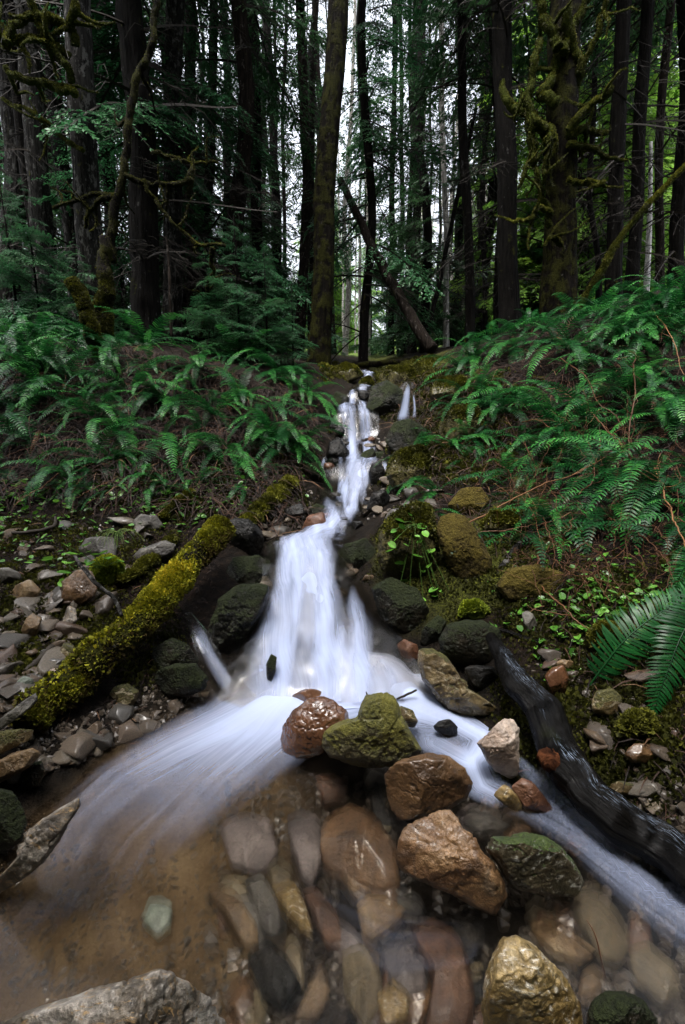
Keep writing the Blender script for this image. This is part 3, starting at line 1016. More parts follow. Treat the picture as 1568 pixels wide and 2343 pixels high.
R([(1169, 1800), (1194, 1777), (1219, 1790), (1249, 1825), (1276, 1862), (1234, 1864), (1199, 1852), (1182, 1822)], 'rust', 'red-brown wedge-shaped stone below the cream rock', 15, z=.04, sub=5)
R([(1104, 2300), (1104, 2260), (1124, 2190), (1149, 2142), (1179, 2135), (1214, 2150), (1249, 2190), (1284, 2225), (1314, 2260), (1334, 2300), (1345, 2370), (1330, 2450), (1120, 2450)],
  'gold', 'big golden granite rock cut by the bottom edge, right of centre', 16, thick=.7, z=.10, nfac=5, rough=.05)
R([(1325, 2360), (1349, 2290), (1384, 2255), (1429, 2258), (1474, 2290), (1504, 2330), (1520, 2390), (1480, 2440), (1350, 2440)], 'darkmoss',
  'dark green rock with a thin dry twig in the bottom right corner', 17, thick=.8, z=.12, nfac=6, blunt=9.0)
R([(-60, 2400), (10, 2335), (100, 2300), (215, 2265), (280, 2245), (340, 2225), (360, 2210), (400, 2220), (450, 2250), (500, 2270), (550, 2300), (585, 2333), (640, 2420), (500, 2560), (150, 2560), (-80, 2480)],
  'granite', 'huge speckled grey and ochre granite rock cut by the bottom left edge', 18, thick=.4, z=.14, nfac=5, rough=.05)
R([(-70, 2110), (-40, 2040), (10, 1995), (60, 1940), (55, 1910), (100, 1870), (150, 1840), (188, 1817), (187, 1840), (162, 1880), (140, 1922), (100, 1972), (50, 2012), (0, 2046)],
  'granite', 'long pointed weathered slab leaning into the pool at the left edge', 19, thick=.45, z=.12, nfac=5, rough=.06)
R([(-70, 1880), (-20, 1800), (30, 1805), (55, 1850), (64, 1885), (50, 1925), (10, 1955), (-60, 1960)], 'darkmoss', 'dark mossy rock behind the long pointed slab at the left edge', 20, z=.10)
R([(-50, 1760), (0, 1738), (30, 1722), (75, 1710), (96, 1722), (75, 1750), (40, 1772), (0, 1792), (-40, 1800)], 'tan', 'orange-brown flat stone low at the left edge', 21, z=.12, thick=.6)
R([(-50, 1690), (0, 1673), (45, 1668), (82, 1668), (80, 1690), (45, 1704), (0, 1729), (-50, 1740)], 'olive', 'olive-brown slab resting above the orange-brown flat stone', 22, z=.16, thick=.5)
R([(-20, 1670), (0, 1645), (45, 1610), (85, 1583), (90, 1600), (50, 1637), (5, 1669), (-20, 1685)], 'grey', 'pale grey slanting shard beside the lower end of the mossy log', 23, z=.2, thick=.5)
R([(20, 1790), (60, 1745), (96, 1740), (106, 1765), (90, 1800), (50, 1825)], 'darkmoss', 'black wet rock at the waterline below the orange-brown stone', 24, z=.05)
R([(222, 1628), (235, 1600), (265, 1570), (295, 1562), (320, 1577), (317, 1600), (285, 1635), (255, 1637)], 'olive', 'flat olive-brown wet stone at the waterline under the mossy log', 25, z=.06, thick=.45, nfac=4)
R([(350, 1555), (360, 1535), (400, 1517), (450, 1517), (478, 1552), (470, 1580), (425, 1597), (375, 1592)], 'darkmoss', 'dark mossy boulder left of the foot of the falls', 26, z=.09, nfac=3)
R([(340, 1545), (350, 1480), (385, 1455), (430, 1475), (460, 1510), (440, 1540), (380, 1560)], 'darkmoss', 'black wet rock under the mossy log behind the thin left trickle', 27, k=.4)
R([(470, 1510), (478, 1425), (500, 1370), (540, 1340), (600, 1330), (625, 1335), (605, 1395), (570, 1450), (550, 1500), (530, 1540), (490, 1535)], 'darkmoss',
  'large black sloping rock face along the left side of the falls', 28, thick=.6, k=.35, rough=.06)
R([(515, 1305), (530, 1275), (590, 1270), (622, 1285), (628, 1312), (595, 1345), (545, 1352), (520, 1330)], 'darkmoss', 'mossy block beside the middle pool at the left', 29, k=.5)
R([(512, 1200), (535, 1183), (570, 1187), (602, 1215), (607, 1250), (592, 1272), (535, 1277), (516, 1245)], 'dark', 'dark square-faced rock at the upper end of the mossy log', 30, k=.5, nfac=7)
R([(609, 1520), (620, 1495), (634, 1503), (632, 1535), (622, 1562), (611, 1555)], 'darkmoss', 'small black knob of rock poking out of the white falls', 31, z=.09, sub=4, thick=.9)
R([(862, 1272), (869, 1217), (904, 1177), (949, 1147), (984, 1150), (991, 1192), (1003, 1252), (1000, 1320), (960, 1360), (910, 1350), (878, 1322)], 'mossy',
  'mossy mound with trailing bright leaves right of the middle pool', 32, thick=.8, k=.5)
R([(994, 1202), (999, 1177), (1034, 1168), (1069, 1175), (1091, 1207), (1106, 1242), (1126, 1280), (1126, 1315), (1104, 1345), (1064, 1350), (1034, 1322), (1009, 1262)], 'brownmoss',
  'tall smooth brown-mossed boulder right of the mound with trailing leaves', 33, thick=.8, k=.6, nfac=6, rough=.04, blunt=7.0)
R([(1024, 1155), (1054, 1117), (1104, 1112), (1121, 1142), (1114, 1177), (1084, 1187), (1034, 1175)], 'brownmoss', 'mossy boulder behind the tall brown-mossed boulder', 34, k=.5, nfac=3)
R([(884, 1090), (892, 1055), (920, 1028), (962, 1018), (990, 1035), (985, 1075), (960, 1110), (930, 1130), (898, 1120)], 'mossy', 'yellow-mossed rock overhanging the right side of the upper falls', 35, k=.5)
R([(755, 1292), (790, 1245), (840, 1228), (866, 1260), (860, 1302), (800, 1315)], 'darkmoss', 'dark wet rock at the right rim of the middle pool', 36, k=.4)
R([(1046, 1408), (1064, 1382), (1095, 1378), (1114, 1395), (1110, 1416), (1080, 1420)], 'cap', 'bright yellow-green moss cushion on top of the smooth dark boulder', 37, k=.5, sub=4)
R([(752, 975), (760, 960), (790, 957), (793, 972), (775, 989), (757, 991)], 'dark', 'black wedge of rock at the left lip of the rounded upper fall', 38, k=.6, sub=4)
R([(745, 1050), (753, 1010), (775, 998), (799, 1030), (802, 1058), (775, 1076)], 'dark', 'dark split rock left of the upper falls below the black wedge', 39, k=.5, sub=4)
R([(842, 1082), (850, 1058), (868, 1052), (882, 1072), (880, 1110), (850, 1115)], 'dark', 'black rock dividing the upper falls on their right', 40, k=.9, sub=4)
R([(810, 1062), (830, 1035), (856, 1022), (862, 1040), (845, 1062), (822, 1075)], 'darkmoss', 'mossy stone jammed across the upper falls', 62, k=.9, sub=4)
R([(838, 935), (848, 882), (885, 868), (922, 890), (928, 940), (900, 968), (862, 962)], 'darkmoss', 'big dark mossy rock right of the topmost fall', 41, k=.5)
R([(898, 905), (915, 872), (955, 868), (975, 905), (970, 960), (922, 976), (902, 945)], 'dark', 'black wet ledge behind the thin right-hand trickle', 49, t=4.42, sub=5, thick=.5)
R([(880, 1010), (900, 965), (940, 955), (975, 975), (985, 1010), (950, 1040), (905, 1040)], 'darkmoss', 'dark mossy ledge below the thin right-hand trickle', 42, k=.5)
R([(822, 888), (828, 866), (845, 861), (857, 880), (842, 898)], 'mossy', 'small mossy stone splitting the stream at its very top', 43, k=.7, sub=4)
R([(688, 1212), (705, 1180), (740, 1170), (750, 1200), (737, 1233), (700, 1238)], 'rust', 'wet brown rock on the left shore of the upper stream', 44, k=.5, sub=4)
R([(836, 1168), (850, 1130), (880, 1118), (897, 1140), (872, 1175)], 'dark', 'black boulder on the right shore of the upper stream', 45, k=.5, sub=4)
R([(799, 1207), (808, 1192), (828, 1192), (834, 1205), (815, 1214)], 'dark', 'small round black stone at the water edge beside the middle run', 46, k=.6, sub=4)
R([(690, 1095), (700, 1062), (728, 1055), (740, 1075), (728, 1100), (705, 1108)], 'darkmoss', 'dark mossy rock on the left shore beside the split rock', 47, k=.5, sub=4)
R([(880, 1185), (895, 1165), (925, 1160), (940, 1178), (920, 1195), (890, 1198)], 'grey', 'grey stones edge beside the black boulder on the right shore', 48, k=.6, sub=4)
R([(745, 930), (770, 895), (800, 905), (798, 940), (775, 955), (752, 950)], 'darkmoss', 'dark mossy rock on the left side of the topmost fall', 63, k=.5, sub=4)
R([(760, 850), (790, 828), (822, 840), (830, 862), (800, 878), (765, 872)], 'mossy', 'yellow-mossed hummock left of the stream top', 64, k=.5, sub=4)
R([(862, 862), (885, 840), (935, 835), (965, 855), (950, 880), (900, 885), (872, 880)], 'mossy', 'mossed hump right of the stream top', 65, k=.5, sub=4)
R([(850, 1345), (895, 1318), (955, 1345), (985, 1400), (978, 1450), (925, 1462), (872, 1425)], 'darkmoss', 'black mossy boulder right of the white falls below the trailing plant', 80, k=.5)
R([(960, 1475), (965, 1440), (1000, 1405), (1022, 1420), (1012, 1455), (990, 1485)], 'darkmoss', 'narrow mossy rock wedged left of the smooth dark boulder', 81, k=.5, sub=5)
R([(1060, 1530), (1075, 1520), (1130, 1525), (1150, 1560), (1120, 1590), (1080, 1570)], 'dark', 'black rock in the gap under the smooth dark boulder', 82, k=.4, sub=5)
R([(905, 1480), (925, 1462), (955, 1475), (965, 1505), (935, 1520), (912, 1505)], 'rust', 'wet reddish stone at the right edge of the white falls', 83, k=.5, sub=5)
R([(1130, 1345), (1160, 1300), (1230, 1290), (1290, 1310), (1300, 1350), (1230, 1375), (1160, 1380)], 'brownmoss', 'broad mossy rock behind the dark slanting branches on the right bank', 84, k=.5)
R([(1100, 1200), (1130, 1165), (1180, 1170), (1200, 1215), (1165, 1240), (1115, 1235)], 'mossy', 'dim mossy rock right of the tall brown-mossed boulder', 85, k=.5)
R([(1000, 985), (1030, 930), (1090, 925), (1110, 980), (1070, 1015), (1020, 1020)], 'mossy', 'mossy rock on the slope right of the upper falls', 86, k=.5)
R([(980, 900), (1000, 865), (1060, 860), (1085, 900), (1040, 925), (1000, 925)], 'mossy', 'mossy hump on the slope below the right brow', 87, k=.5)
R([(640, 1190), (655, 1160), (690, 1150), (700, 1175), (680, 1200)], 'dark', 'small black rock beyond the short mossy log', 88, k=.5, sub=5)
rsx = random.Random(44)
for i in range(14):
    yy_ = rsx.uniform(2.75, 4.9)
    f_ = rsx.choice([rsx.uniform(-.05, .3), rsx.uniform(.7, 1.05), rsx.uniform(.1, .9)])
    xx_ = np.interp(yy_, EY, EL) * (1 - f_) + np.interp(yy_, EY, ER) * f_
    zz_ = np.interp(yy_, WZ[:, 0], WZ[:, 1])
    d_ = np.array([xx_, yy_, zz_ - CAM_Z])
    t_ = d_[1] * CP - d_[2] * SP
    u_ = CX + FPX * xx_ / t_
    v_ = CY - FPX * (d_[1] * SP + d_[2] * CP) / t_
    w_ = FPX * rsx.uniform(.035, .07) / t_
    po_ = [(u_ + w_ * math.cos(k * .9 + i) * rsx.uniform(.75, 1.2), v_ + w_ * .8 * math.sin(k * .9 + i) * rsx.uniform(.75, 1.2)) for k in range(7)]
    R(po_, rsx.choice(['dark', 'dark', 'rust', 'darkmoss']), 'dark wet stone breaking the white water of the cascade', 400 + i, t=t_ - .05, sub=4, thick=.95, chamf=.5, group='stones in the cascade')
# left bank stones
R([(20, 1362), (35, 1340), (70, 1323), (95, 1350), (87, 1372), (40, 1382)], 'tan', 'tan angular stone below the grey rounded one on the left bank', 50, k=.6, sub=4)
R([(40, 1458), (60, 1415), (75, 1400), (97, 1415), (88, 1448), (65, 1474)], 'tan', 'upright brown stone on the left bank below the tan angular stone', 51, k=.6, sub=4)
R([(-20, 1340), (-10, 1300), (20, 1298), (42, 1307), (55, 1325), (30, 1342)], 'grey', 'grey-brown rounded stone at the left edge', 52, k=.6, sub=4)
R([(130, 1375), (140, 1330), (180, 1300), (215, 1305), (225, 1340), (220, 1365), (180, 1395), (140, 1405)], 'slab', 'dark squared rock below the leafy seedling', 53, k=.6, sub=5)
R([(200, 1330), (215, 1285), (250, 1272), (278, 1285), (284, 1312), (262, 1342), (225, 1350)], 'cap', 'yellow-mossed stone under the leafy seedling', 54, k=.7, sub=4)
R([(178, 1258), (195, 1230), (262, 1225), (272, 1250), (265, 1278), (230, 1287), (190, 1282)], 'grey', 'broad grey stone behind the leafy seedling', 55, k=.6, sub=4)
R([(303, 1273), (320, 1255), (380, 1235), (407, 1247), (397, 1265), (345, 1292), (308, 1298)], 'grey', 'pale grey slab behind the middle of the mossy log', 56, k=.6, sub=4)
R([(84, 1542), (100, 1532), (145, 1527), (154, 1538), (130, 1550), (90, 1555)], 'pale', 'thin pale slab beside the mossy log on the left bank', 57, k=.7, sub=4)
R([(300, 1195), (320, 1175), (360, 1180), (378, 1205), (350, 1220), (310, 1215)], 'grey', 'dark grey stone at the foot of the left fern slope', 58, k=.6, sub=4)
R([(130, 1500), (145, 1470), (170, 1475), (182, 1510), (165, 1530), (140, 1525)], 'olive', 'mossy olive stone against the upper side of the mossy log', 59, k=.7, sub=4)
R([(35, 1562), (55, 1545), (78, 1552), (75, 1580), (50, 1590), (36, 1578)], 'celadon', 'bluish grey stone above the pale slanting shard', 60, k=.7, sub=4)
R([(140, 1430), (155, 1385), (175, 1390), (178, 1420), (160, 1442)], 'granite', 'speckled splintered stone below the dark squared rock', 61, k=.7, sub=4)
# right bank stones
R([(1193, 1403), (1203, 1393), (1220, 1403), (1232, 1430), (1232, 1458), (1212, 1455), (1199, 1428)], 'grey', 'pointed grey stone standing on the right bank', 70, k=.7, sub=4)
R([(1245, 1548), (1262, 1527), (1290, 1520), (1303, 1550), (1294, 1592), (1277, 1610), (1262, 1592)], 'red', 'dull pinkish stone under a branch on the right bank', 71, k=.7, sub=4)
R([(1262, 1522), (1285, 1508), (1318, 1513), (1325, 1525), (1300, 1532)], 'tan', 'flat tan stone above the dull pinkish stone', 72, k=.8, sub=4)
R([(1350, 1602), (1363, 1580), (1400, 1573), (1427, 1595), (1423, 1632), (1388, 1644), (1357, 1632)], 'olive', 'square mossy stone beside the fern at the right edge', 73, k=.7, sub=4)
R([(1388, 1795), (1420, 1785), (1470, 1800), (1478, 1815), (1430, 1820), (1395, 1812)], 'olive', 'flat olive stone half buried right of the black log', 74, k=.7, sub=4)
R([(1425, 1725), (1450, 1700), (1490, 1702), (1512, 1730), (1490, 1748), (1445, 1745)], 'slab', 'knobbly dark brown stone on the lower right bank', 75, k=.7, sub=4)
R([(1350, 1455), (1375, 1425), (1405, 1430), (1412, 1480), (1385, 1500), (1358, 1490)], 'mossy', 'mossy lump on the right bank behind the fern frond', 76, k=.6, sub=4)
R([(1420, 1680), (1440, 1640), (1480, 1630), (1500, 1665), (1470, 1690), (1435, 1695)], 'mossy', 'moss hummock above the knobbly dark brown stone', 77, k=.6, sub=4)
# stones under the water
SUBM = [
    ([(655, 1870), (690, 1850), (735, 1890), (737, 1980), (715, 2035), (690, 2022), (665, 1950)], 'lilac', 'lilac-grey long stone under the water left of the brown sunken rock'),
    ([(470, 2035), (500, 2020), (545, 2060), (590, 2130), (597, 2168), (570, 2182), (520, 2122)], 'tan', 'tan leaf-shaped stone under the water in mid-pool'),
    ([(725, 1930), (745, 1880), (800, 1850), (860, 1880), (905, 1950), (920, 2040), (880, 2052), (820, 2030), (740, 1990)], 'slab', 'dark brown sunken rock left of the large rusty rock'),
    ([(815, 2085), (840, 2060), (880, 2065), (930, 2095), (900, 2130), (850, 2165), (830, 2150)], 'pale', 'pale beige sunken stone below the dark brown sunken rock'),
    ([(930, 2110), (990, 2090), (1040, 2130), (1070, 2200), (1090, 2300), (1085, 2380), (970, 2380), (990, 2250), (955, 2170)], 'rust', 'long orange-brown sunken slab at the bottom edge'),
    ([(735, 2215), (748, 2240), (757, 2290), (720, 2345), (672, 2350), (700, 2280)], 'tan', 'yellowish pointed sunken stone at the bottom edge'),
    ([(615, 2025), (650, 2003), (690, 2060), (725, 2145), (690, 2135), (640, 2080)], 'gold', 'ochre sunken stone right of the tan leaf-shaped one'),
    ([(325, 2115), (343, 2070), (370, 2052), (397, 2080), (392, 2125), (360, 2150)], 'celadon', 'pale green rounded stone lying on the sandy pool bed'),
    ([(1195, 2100), (1240, 2108), (1310, 2160), (1365, 2190), (1330, 2210), (1270, 2192), (1220, 2150)], 'pale', 'whitish sunken slab right of the big golden granite rock'),
    ([(1300, 2080), (1340, 2050), (1400, 2070), (1438, 2130), (1442, 2180), (1415, 2220), (1370, 2200), (1325, 2140)], 'streak', 'large dim mossy rock sunk in the right-hand current'),
    ([(1005, 1722), (1040, 1698), (1087, 1723), (1072, 1747), (1030, 1742)], 'tan', 'smooth tan stone awash left of the cream rock'),
    ([(1055, 1870), (1080, 1853), (1130, 1858), (1177, 1890), (1160, 1912), (1100, 1918), (1060, 1902)], 'grey', 'grey sunken slab right of the dark brown wet slab'),
    ([(1290, 1935), (1310, 1910), (1345, 1920), (1350, 1950), (1315, 1960)], 'red', 'pinkish stone washed over by the right-hand current'),
    ([(560, 2190), (610, 2160), (660, 2200), (690, 2260), (650, 2320), (600, 2290)], 'dark', 'dark sunken stone between the tan and the yellowish stones'),
    ([(780, 2180), (830, 2170), (870, 2230), (880, 2300), (840, 2370), (790, 2300)], 'olive', 'olive sunken stone left of the orange-brown sunken slab'),
    ([(870, 2180), (920, 2160), (970, 2210), (975, 2280), (930, 2290), (890, 2250)], 'lilac', 'blue-grey sunken stone beside the orange-brown sunken slab'),
    ([(500, 1900), (560, 1870), (620, 1890), (640, 1960), (600, 2010), (530, 1990)], 'lilac', 'mauve broad sunken stone under the faint foam in mid-pool'),
    ([(720, 1790), (760, 1775), (800, 1800), (790, 1840), (740, 1850)], 'rust', 'reddish-brown sunken stone below the shiny reddish boulder'),
    ([(0, 2080), (40, 2050), (66, 2070), (50, 2110), (10, 2150), (-30, 2140)], 'tan', 'tan sunken stone at the left edge under the long pointed slab'),
    ([(1430, 2180), (1480, 2170), (1540, 2220), (1560, 2290), (1510, 2310), (1450, 2250)], 'olive', 'mottled sunken stone near the lower right corner'),
    ([(1120, 1880), (1180, 1850), (1235, 1890), (1250, 1905), (1180, 1900)], 'tan', 'thin tan stone washed over below the red-brown wedge'),
    ([(860, 2290), (900, 2250), (940, 2290), (930, 2345), (880, 2360)], 'gold', 'small ochre sunken stone at the bottom edge left of the orange-brown slab'),
    ([(560, 2030), (600, 2010), (640, 2080), (650, 2150), (610, 2150)], 'grey', 'grey sunken stone between the tan and the ochre sunken stones'),
    ([(840, 1815), (862, 1800), (885, 1860), (905, 1900), (875, 1905), (850, 1860)], 'dark', 'black sunken stone wedged under the dark brown wet slab'),
    ([(690, 1920 + 130), (720, 2040), (770, 2100), (790, 2160), (750, 2170), (715, 2110)], 'rust', 'reddish sunken stone between the ochre and the pale beige ones'),
    ([(1020, 2110), (1080, 2085), (1110, 2120), (1105, 2180), (1060, 2190)], 'dark', 'dark sunken stone at the foot of the large rusty rock'),
]
for i, (po, ma, la) in enumerate(SUBM):
    ma = {'olive': 'bed_olive', 'streak': 'bed_olive', 'darkmoss': 'dark'}.get(ma, ma)
    ma = {'lilac': 'bed_mauve', 'pale': 'tan', 'tan': 'bed_tan', 'rust': 'bed_rust'}.get(ma, ma)
    R(po, ma, la, 200 + i, z=-.075, thick=.42, sub=5, nfac=4, flat=True)


def cobble_mesh(seed, sub=3, flat=.65):
    rs = np.random.default_rng(seed)
    v, f = ico(sub)
    q = v.copy()
    for _ in range(9):
        nrm = rs.normal(size=3)
        nrm /= np.linalg.norm(nrm)
        h = rs.uniform(.4, .72)
        e = np.clip(q @ nrm - h, 0, None)
        q -= e[:, None] * nrm
    q *= np.array([1.35, rs.uniform(.8, 1.2), flat * rs.uniform(.6, 1.05)])
    q += v * (.05 * fbm(q * 3 + seed, 3))[:, None]
    b = MB()
    b.add(q, None, f)
    return b.mesh('cobble', MT['cobble'])


COB = [cobble_mesh(300 + i) for i in range(8)]


def cobbles(n, pick, smin, smax, label, group, sink=.25, name='stone', seed=1):
    rs = random.Random(seed)
    for i in range(n):
        u, v = pick(rs)
        P, t = hit(u, v)
        s = smin * (smax / smin) ** (rs.random() ** 1.4)
        o = put(name, COB[rs.randrange(8)], None, (P[0], P[1], P[2] + s * (.5 - sink) * .5), (rs.uniform(-.5, .5), rs.uniform(-.5, .5), rs.uniform(0, 6.28)), s)
        tag(o, label, 'stone', group)


def quad_pick(x0, x1, y0, y1):
    return lambda r: (r.uniform(x0, x1), r.uniform(y0, y1))


cobbles(130, lambda r: (lambda v: (r.uniform(-10, max(60, 430 - (v - 1200) * .95)), v))(r.uniform(1195, 1640)), .018, .075,
        'small angular stone among the rubble between the left edge and the mossy log', 'loose stones on the left bank', seed=2)
cobbles(30, lambda r: (r.uniform(590, 735), r.uniform(1130, 1250)), .02, .07, 'small wet brown stone on the shore left of the upper stream', 'shore stones left of the upper stream', seed=3)
cobbles(30, lambda r: (r.uniform(830, 1010), r.uniform(1010, 1180)), .03, .08, 'small dark stone on the shore right of the upper stream', 'shore stones right of the upper stream', seed=4)
cobbles(34, lambda r: (lambda v: (r.uniform(1190 + (v - 1500) * .75, 1560), v))(r.uniform(1490, 1860)), .015, .05, 'small stone in the dirt right of the black log', 'loose stones right of the black log', seed=5)
for i in range(58):
    cu, cv = rsx.uniform(520, 1560), rsx.uniform(1790, 2400)
    if cu < 640 and cv < 2000:
        continue
    ln, wd, an = rsx.uniform(45, 85), rsx.uniform(24, 45), rsx.gauss(1.25, .5)
    po_ = []
    for k in range(7):
        q_a = k * .9 + rsx.uniform(-.25, .25)
        x_, y_ = ln * math.cos(q_a) * rsx.uniform(.8, 1.1), wd * math.sin(q_a) * rsx.uniform(.8, 1.1)
        po_.append((cu + x_ * math.cos(an) - y_ * math.sin(an), cv + x_ * math.sin(an) + y_ * math.cos(an)))
    R(po_, rsx.choice(['bed_tan', 'slab', 'bed_mauve', 'bed_olive', 'bed_rust', 'grey', 'slab', 'grey', 'bed_olive', 'slab', 'dark']), 'angular stone packed into the bed under the foreground water', 700 + i, z=-.10, thick=.45, sub=4, nfac=4, flat=True,
      group='packed stones under the foreground water', name='bed_stone')
cobbles(24, lambda r: (r.uniform(590, 900), r.uniform(1290, 1560)), .03, .08, 'reddish stone under the white falls', 'stones under the falls', sink=.3, seed=7)
cobbles(40, lambda r: (lambda u: (u, r.uniform(1720 - (u - 60) * .42, 1790 - (u - 60) * .42)))(r.uniform(60, 470)), .02, .06, 'dim brown stone at the waterline below the mossy log', 'stones below the mossy log', sink=.4, seed=8)

# gravel that nobody would count
GB = MB()
gv, gf = ico(1)
rs = np.random.default_rng(5)


def gravel_at(n, pick, smin, smax):
    for _ in range(n):
        u, v = pick(random)
        P, t = hit(u, v)
        s = rs.uniform(smin, smax)
        m = np.array(Euler(rs.uniform(0, 6.28, 3)).to_matrix())
        GB.add((gv * (1, .8, .5) * s * (1 + .25 * rs.normal(size=(len(gv), 1)))) @ m.T + P, None, gf)


gravel_at(500, lambda r: (lambda v: (r.uniform(-10, max(60, 430 - (v - 1200) * .95)), v))(r.uniform(1195, 1700)), .004, .013)
gravel_at(250, lambda r: (lambda v: (r.uniform(1180 + (v - 1500) * .75, 1560), v))(r.uniform(1480, 1880)), .004, .012)
gravel_at(420, lambda r: (lambda u: (u, r.uniform(1690 - (u - 60) * .42, 1790 - (u - 60) * .42)))(r.uniform(40, 470)), .005, .014)
gravel_at(200, lambda r: (r.uniform(590, 740), r.uniform(1120, 1260)), .008, .02)
gravel_at(200, lambda r: (r.uniform(840, 1000), r.uniform(1000, 1190)), .008, .02)
gravel_at(900, lambda r: (r.uniform(480, 1600), r.uniform(1780, 2400)), .008, .022)
gravel_at(260, lambda r: (r.uniform(-20, 500), r.uniform(1950, 2300)), .004, .012)
tag(GB.build('gravel', MT['cobble'], smooth=False), 'loose gravel between the stones along both banks', 'gravel', kind='stuff')

# ------------------------------------------------------------------ moss tufts


def mesh_tris(me):
    me.calc_loop_triangles()
    n = len(me.loop_triangles)
    t = np.zeros(n * 3, np.int32)
    me.loop_triangles.foreach_get('vertices', t)
    v = np.zeros(len(me.vertices) * 3, np.float32)
    me.vertices.foreach_get('co', v)
    return v.reshape(-1, 3).astype(float), t.reshape(-1, 3)


def tufts(o, n, size, mat, seed=0, up=.1, patch=0.0, fq=12.0, tint0=.5, lean=.6, drop=0.0):
    """a coat of tiny moss leaves over the upper side of a thing, as its part"""
    rs = np.random.default_rng(seed)
    v, t = mesh_tris(o.data)
    a, b, c = v[t[:, 0]], v[t[:, 1]], v[t[:, 2]]
    nr = np.cross(b - a, c - a)
    ar = np.linalg.norm(nr, axis=1)
    nr = nr / (ar[:, None] + 1e-12)
    cen = (a + b + c) / 3
    w = ar * np.clip((nr[:, 2] - up + .25 * fbm(cen * 9 + seed, 2)) * 3, drop, 1)
    if patch:
        w = w * (.04 + ss(-.22, .12, fbm(cen * patch + seed * 1.3, 3)))
    if w.sum() <= 0:
        return
    k = rs.choice(len(t), n, p=w / w.sum())
    r1, r2 = np.sqrt(rs.random(n)), rs.random(n)
    p = (1 - r1)[:, None] * a[k] + (r1 * (1 - r2))[:, None] * b[k] + (r1 * r2)[:, None] * c[k]
    nn = nr[k] + lean * rs.normal(size=(n, 3)) + np.array([0, 0, .15])
    nn /= np.linalg.norm(nn, axis=1)[:, None]
    sd = np.cross(nn, rs.normal(size=(n, 3)))
    sd /= np.linalg.norm(sd, axis=1)[:, None] + 1e-9
    s = size * rs.uniform(.5, 1.5, n)[:, None]
    lump = 1 + .8 * fbm(p * 30 + seed, 2)[:, None]
    h = s * lump
    V = np.stack([p - sd * s * .3, p + nn * h * .55 + sd * s * .42, p + nn * h, p + nn * h * .5 - sd * s * .38], 1).reshape(-1, 3)
    q = np.arange(n * 4).reshape(n, 4)
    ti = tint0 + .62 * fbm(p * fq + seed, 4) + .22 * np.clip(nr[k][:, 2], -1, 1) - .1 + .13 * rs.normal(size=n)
    m = MB()
    m.add(V, q, tint=np.repeat(np.clip(ti, 0, 1), 4))
    return m.build('moss', MT[mat], o, smooth=False)


# ------------------------------------------------------------------ logs, branches, sticks


def P3D(lst):
    return np.array([at_y(*a) for a in lst])


def wood(name, label, cat, pts, rad, mat, seg=16, n=40, rough=.12, seed=0, group=None, fq=9.0, attrs=False, ridge=0.0):
    """a log or branch through world points with a radius at each"""
    p = smooth_path(pts, n)
    r = np.interp(np.linspace(0, 1, n), np.linspace(0, 1, len(rad)), rad)
    c = p.mean(0)
    b = MB()
    p = p + (r * .5)[:, None] * np.stack([fbm(np.stack([np.arange(n) * 9.0 / n, np.full(n, seed + k * 9.1), np.zeros(n)], -1), 2) for k in range(3)], -1)
    b.tube(p - c, r, seg, rough=rough, seed=seed, fq=fq, ridge=ridge)
    at = None
    if attrs:
        dl = np.concatenate([[0], np.cumsum(np.linalg.norm(np.diff(p, axis=0), axis=1))])
        al = np.repeat(dl, seg)
        ar = np.abs(np.tile(np.linspace(-1, 1, seg, endpoint=False), n))
        at = {'along': np.concatenate([al, [0, dl[-1]]]), 'around': np.concatenate([ar, [0, 0]])}
    o = b.build(name, MT[mat], attrs=at)
    o.location = c
    tag(o, label, cat, group)
    return o


def on_ground(lst, lift=0.0):
    out = []
    for u, v in lst:
        P, t = hit(u, v)
        out.append(P + np.array([0, 0, lift]))
    return np.array(out)


o = wood('mossy_log', 'thick fallen log coated in yellow-green moss along the left side of the pool', 'log',
         P3D([(60, 1668, 1.16), (120, 1600, 1.26), (210, 1520, 1.37), (300, 1435, 1.52), (400, 1330, 1.77), (512, 1215, 2.12)]),
         [.045, .055, .058, .054, .056, .058], 'bark_moss', 40, 120, .25, 1, fq=14)
tufts(o, 62000, .0115, 'moss_log', 1, -.45, 6.0, 5.0, .48, .8, .05)
o = wood('mossy_log', 'short mossy log lying beyond the dark square-faced rock', 'log', on_ground([(560, 1215), (600, 1180), (645, 1130), (665, 1105)], .02), [.05, .055, .055, .05], 'bark_moss', 20, 50, .2, 2)
tufts(o, 11000, .014, 'moss_dark', 2, -.1, 0, 9, .62)
o = wood('mossy_log', 'small dim mossy log at the foot of the left fern slope', 'log', on_ground([(375, 1190), (405, 1165), (435, 1138)], .01), [.03, .035, .03], 'bark_moss', 14, 30, .2, 3)
tufts(o, 3000, .012, 'moss_dark', 3, 0, 0, 9, .5)
o = wood('mossy_branch', 'thin mossy branch lying parallel above the thick mossy log', 'branch', on_ground([(275, 1345), (330, 1312), (375, 1275), (400, 1245)], .03), [.022, .026, .024, .02], 'bark_moss', 14, 40, .25, 4)
tufts(o, 6000, .011, 'moss_dark', 4, -.2, 0, 9, .55)
wood('stick', 'bare purplish stick standing up from the mossy log to the leafy seedling', 'stick', P3D([(172, 1272, 1.75), (200, 1312, 1.68), (232, 1345, 1.62), (262, 1368, 1.57), (277, 1408, 1.5)]),
     [.006, .0075, .0075, .007, .007], 'bark_grey', 8, 40, .15, 5)
wood('stick', 'dark glossy stick lying on rubble left of the mossy log', 'stick', on_ground([(60, 1545), (85, 1525), (120, 1490)], .015), [.008, .012, .012], 'twig', 8, 20, .2, 6)
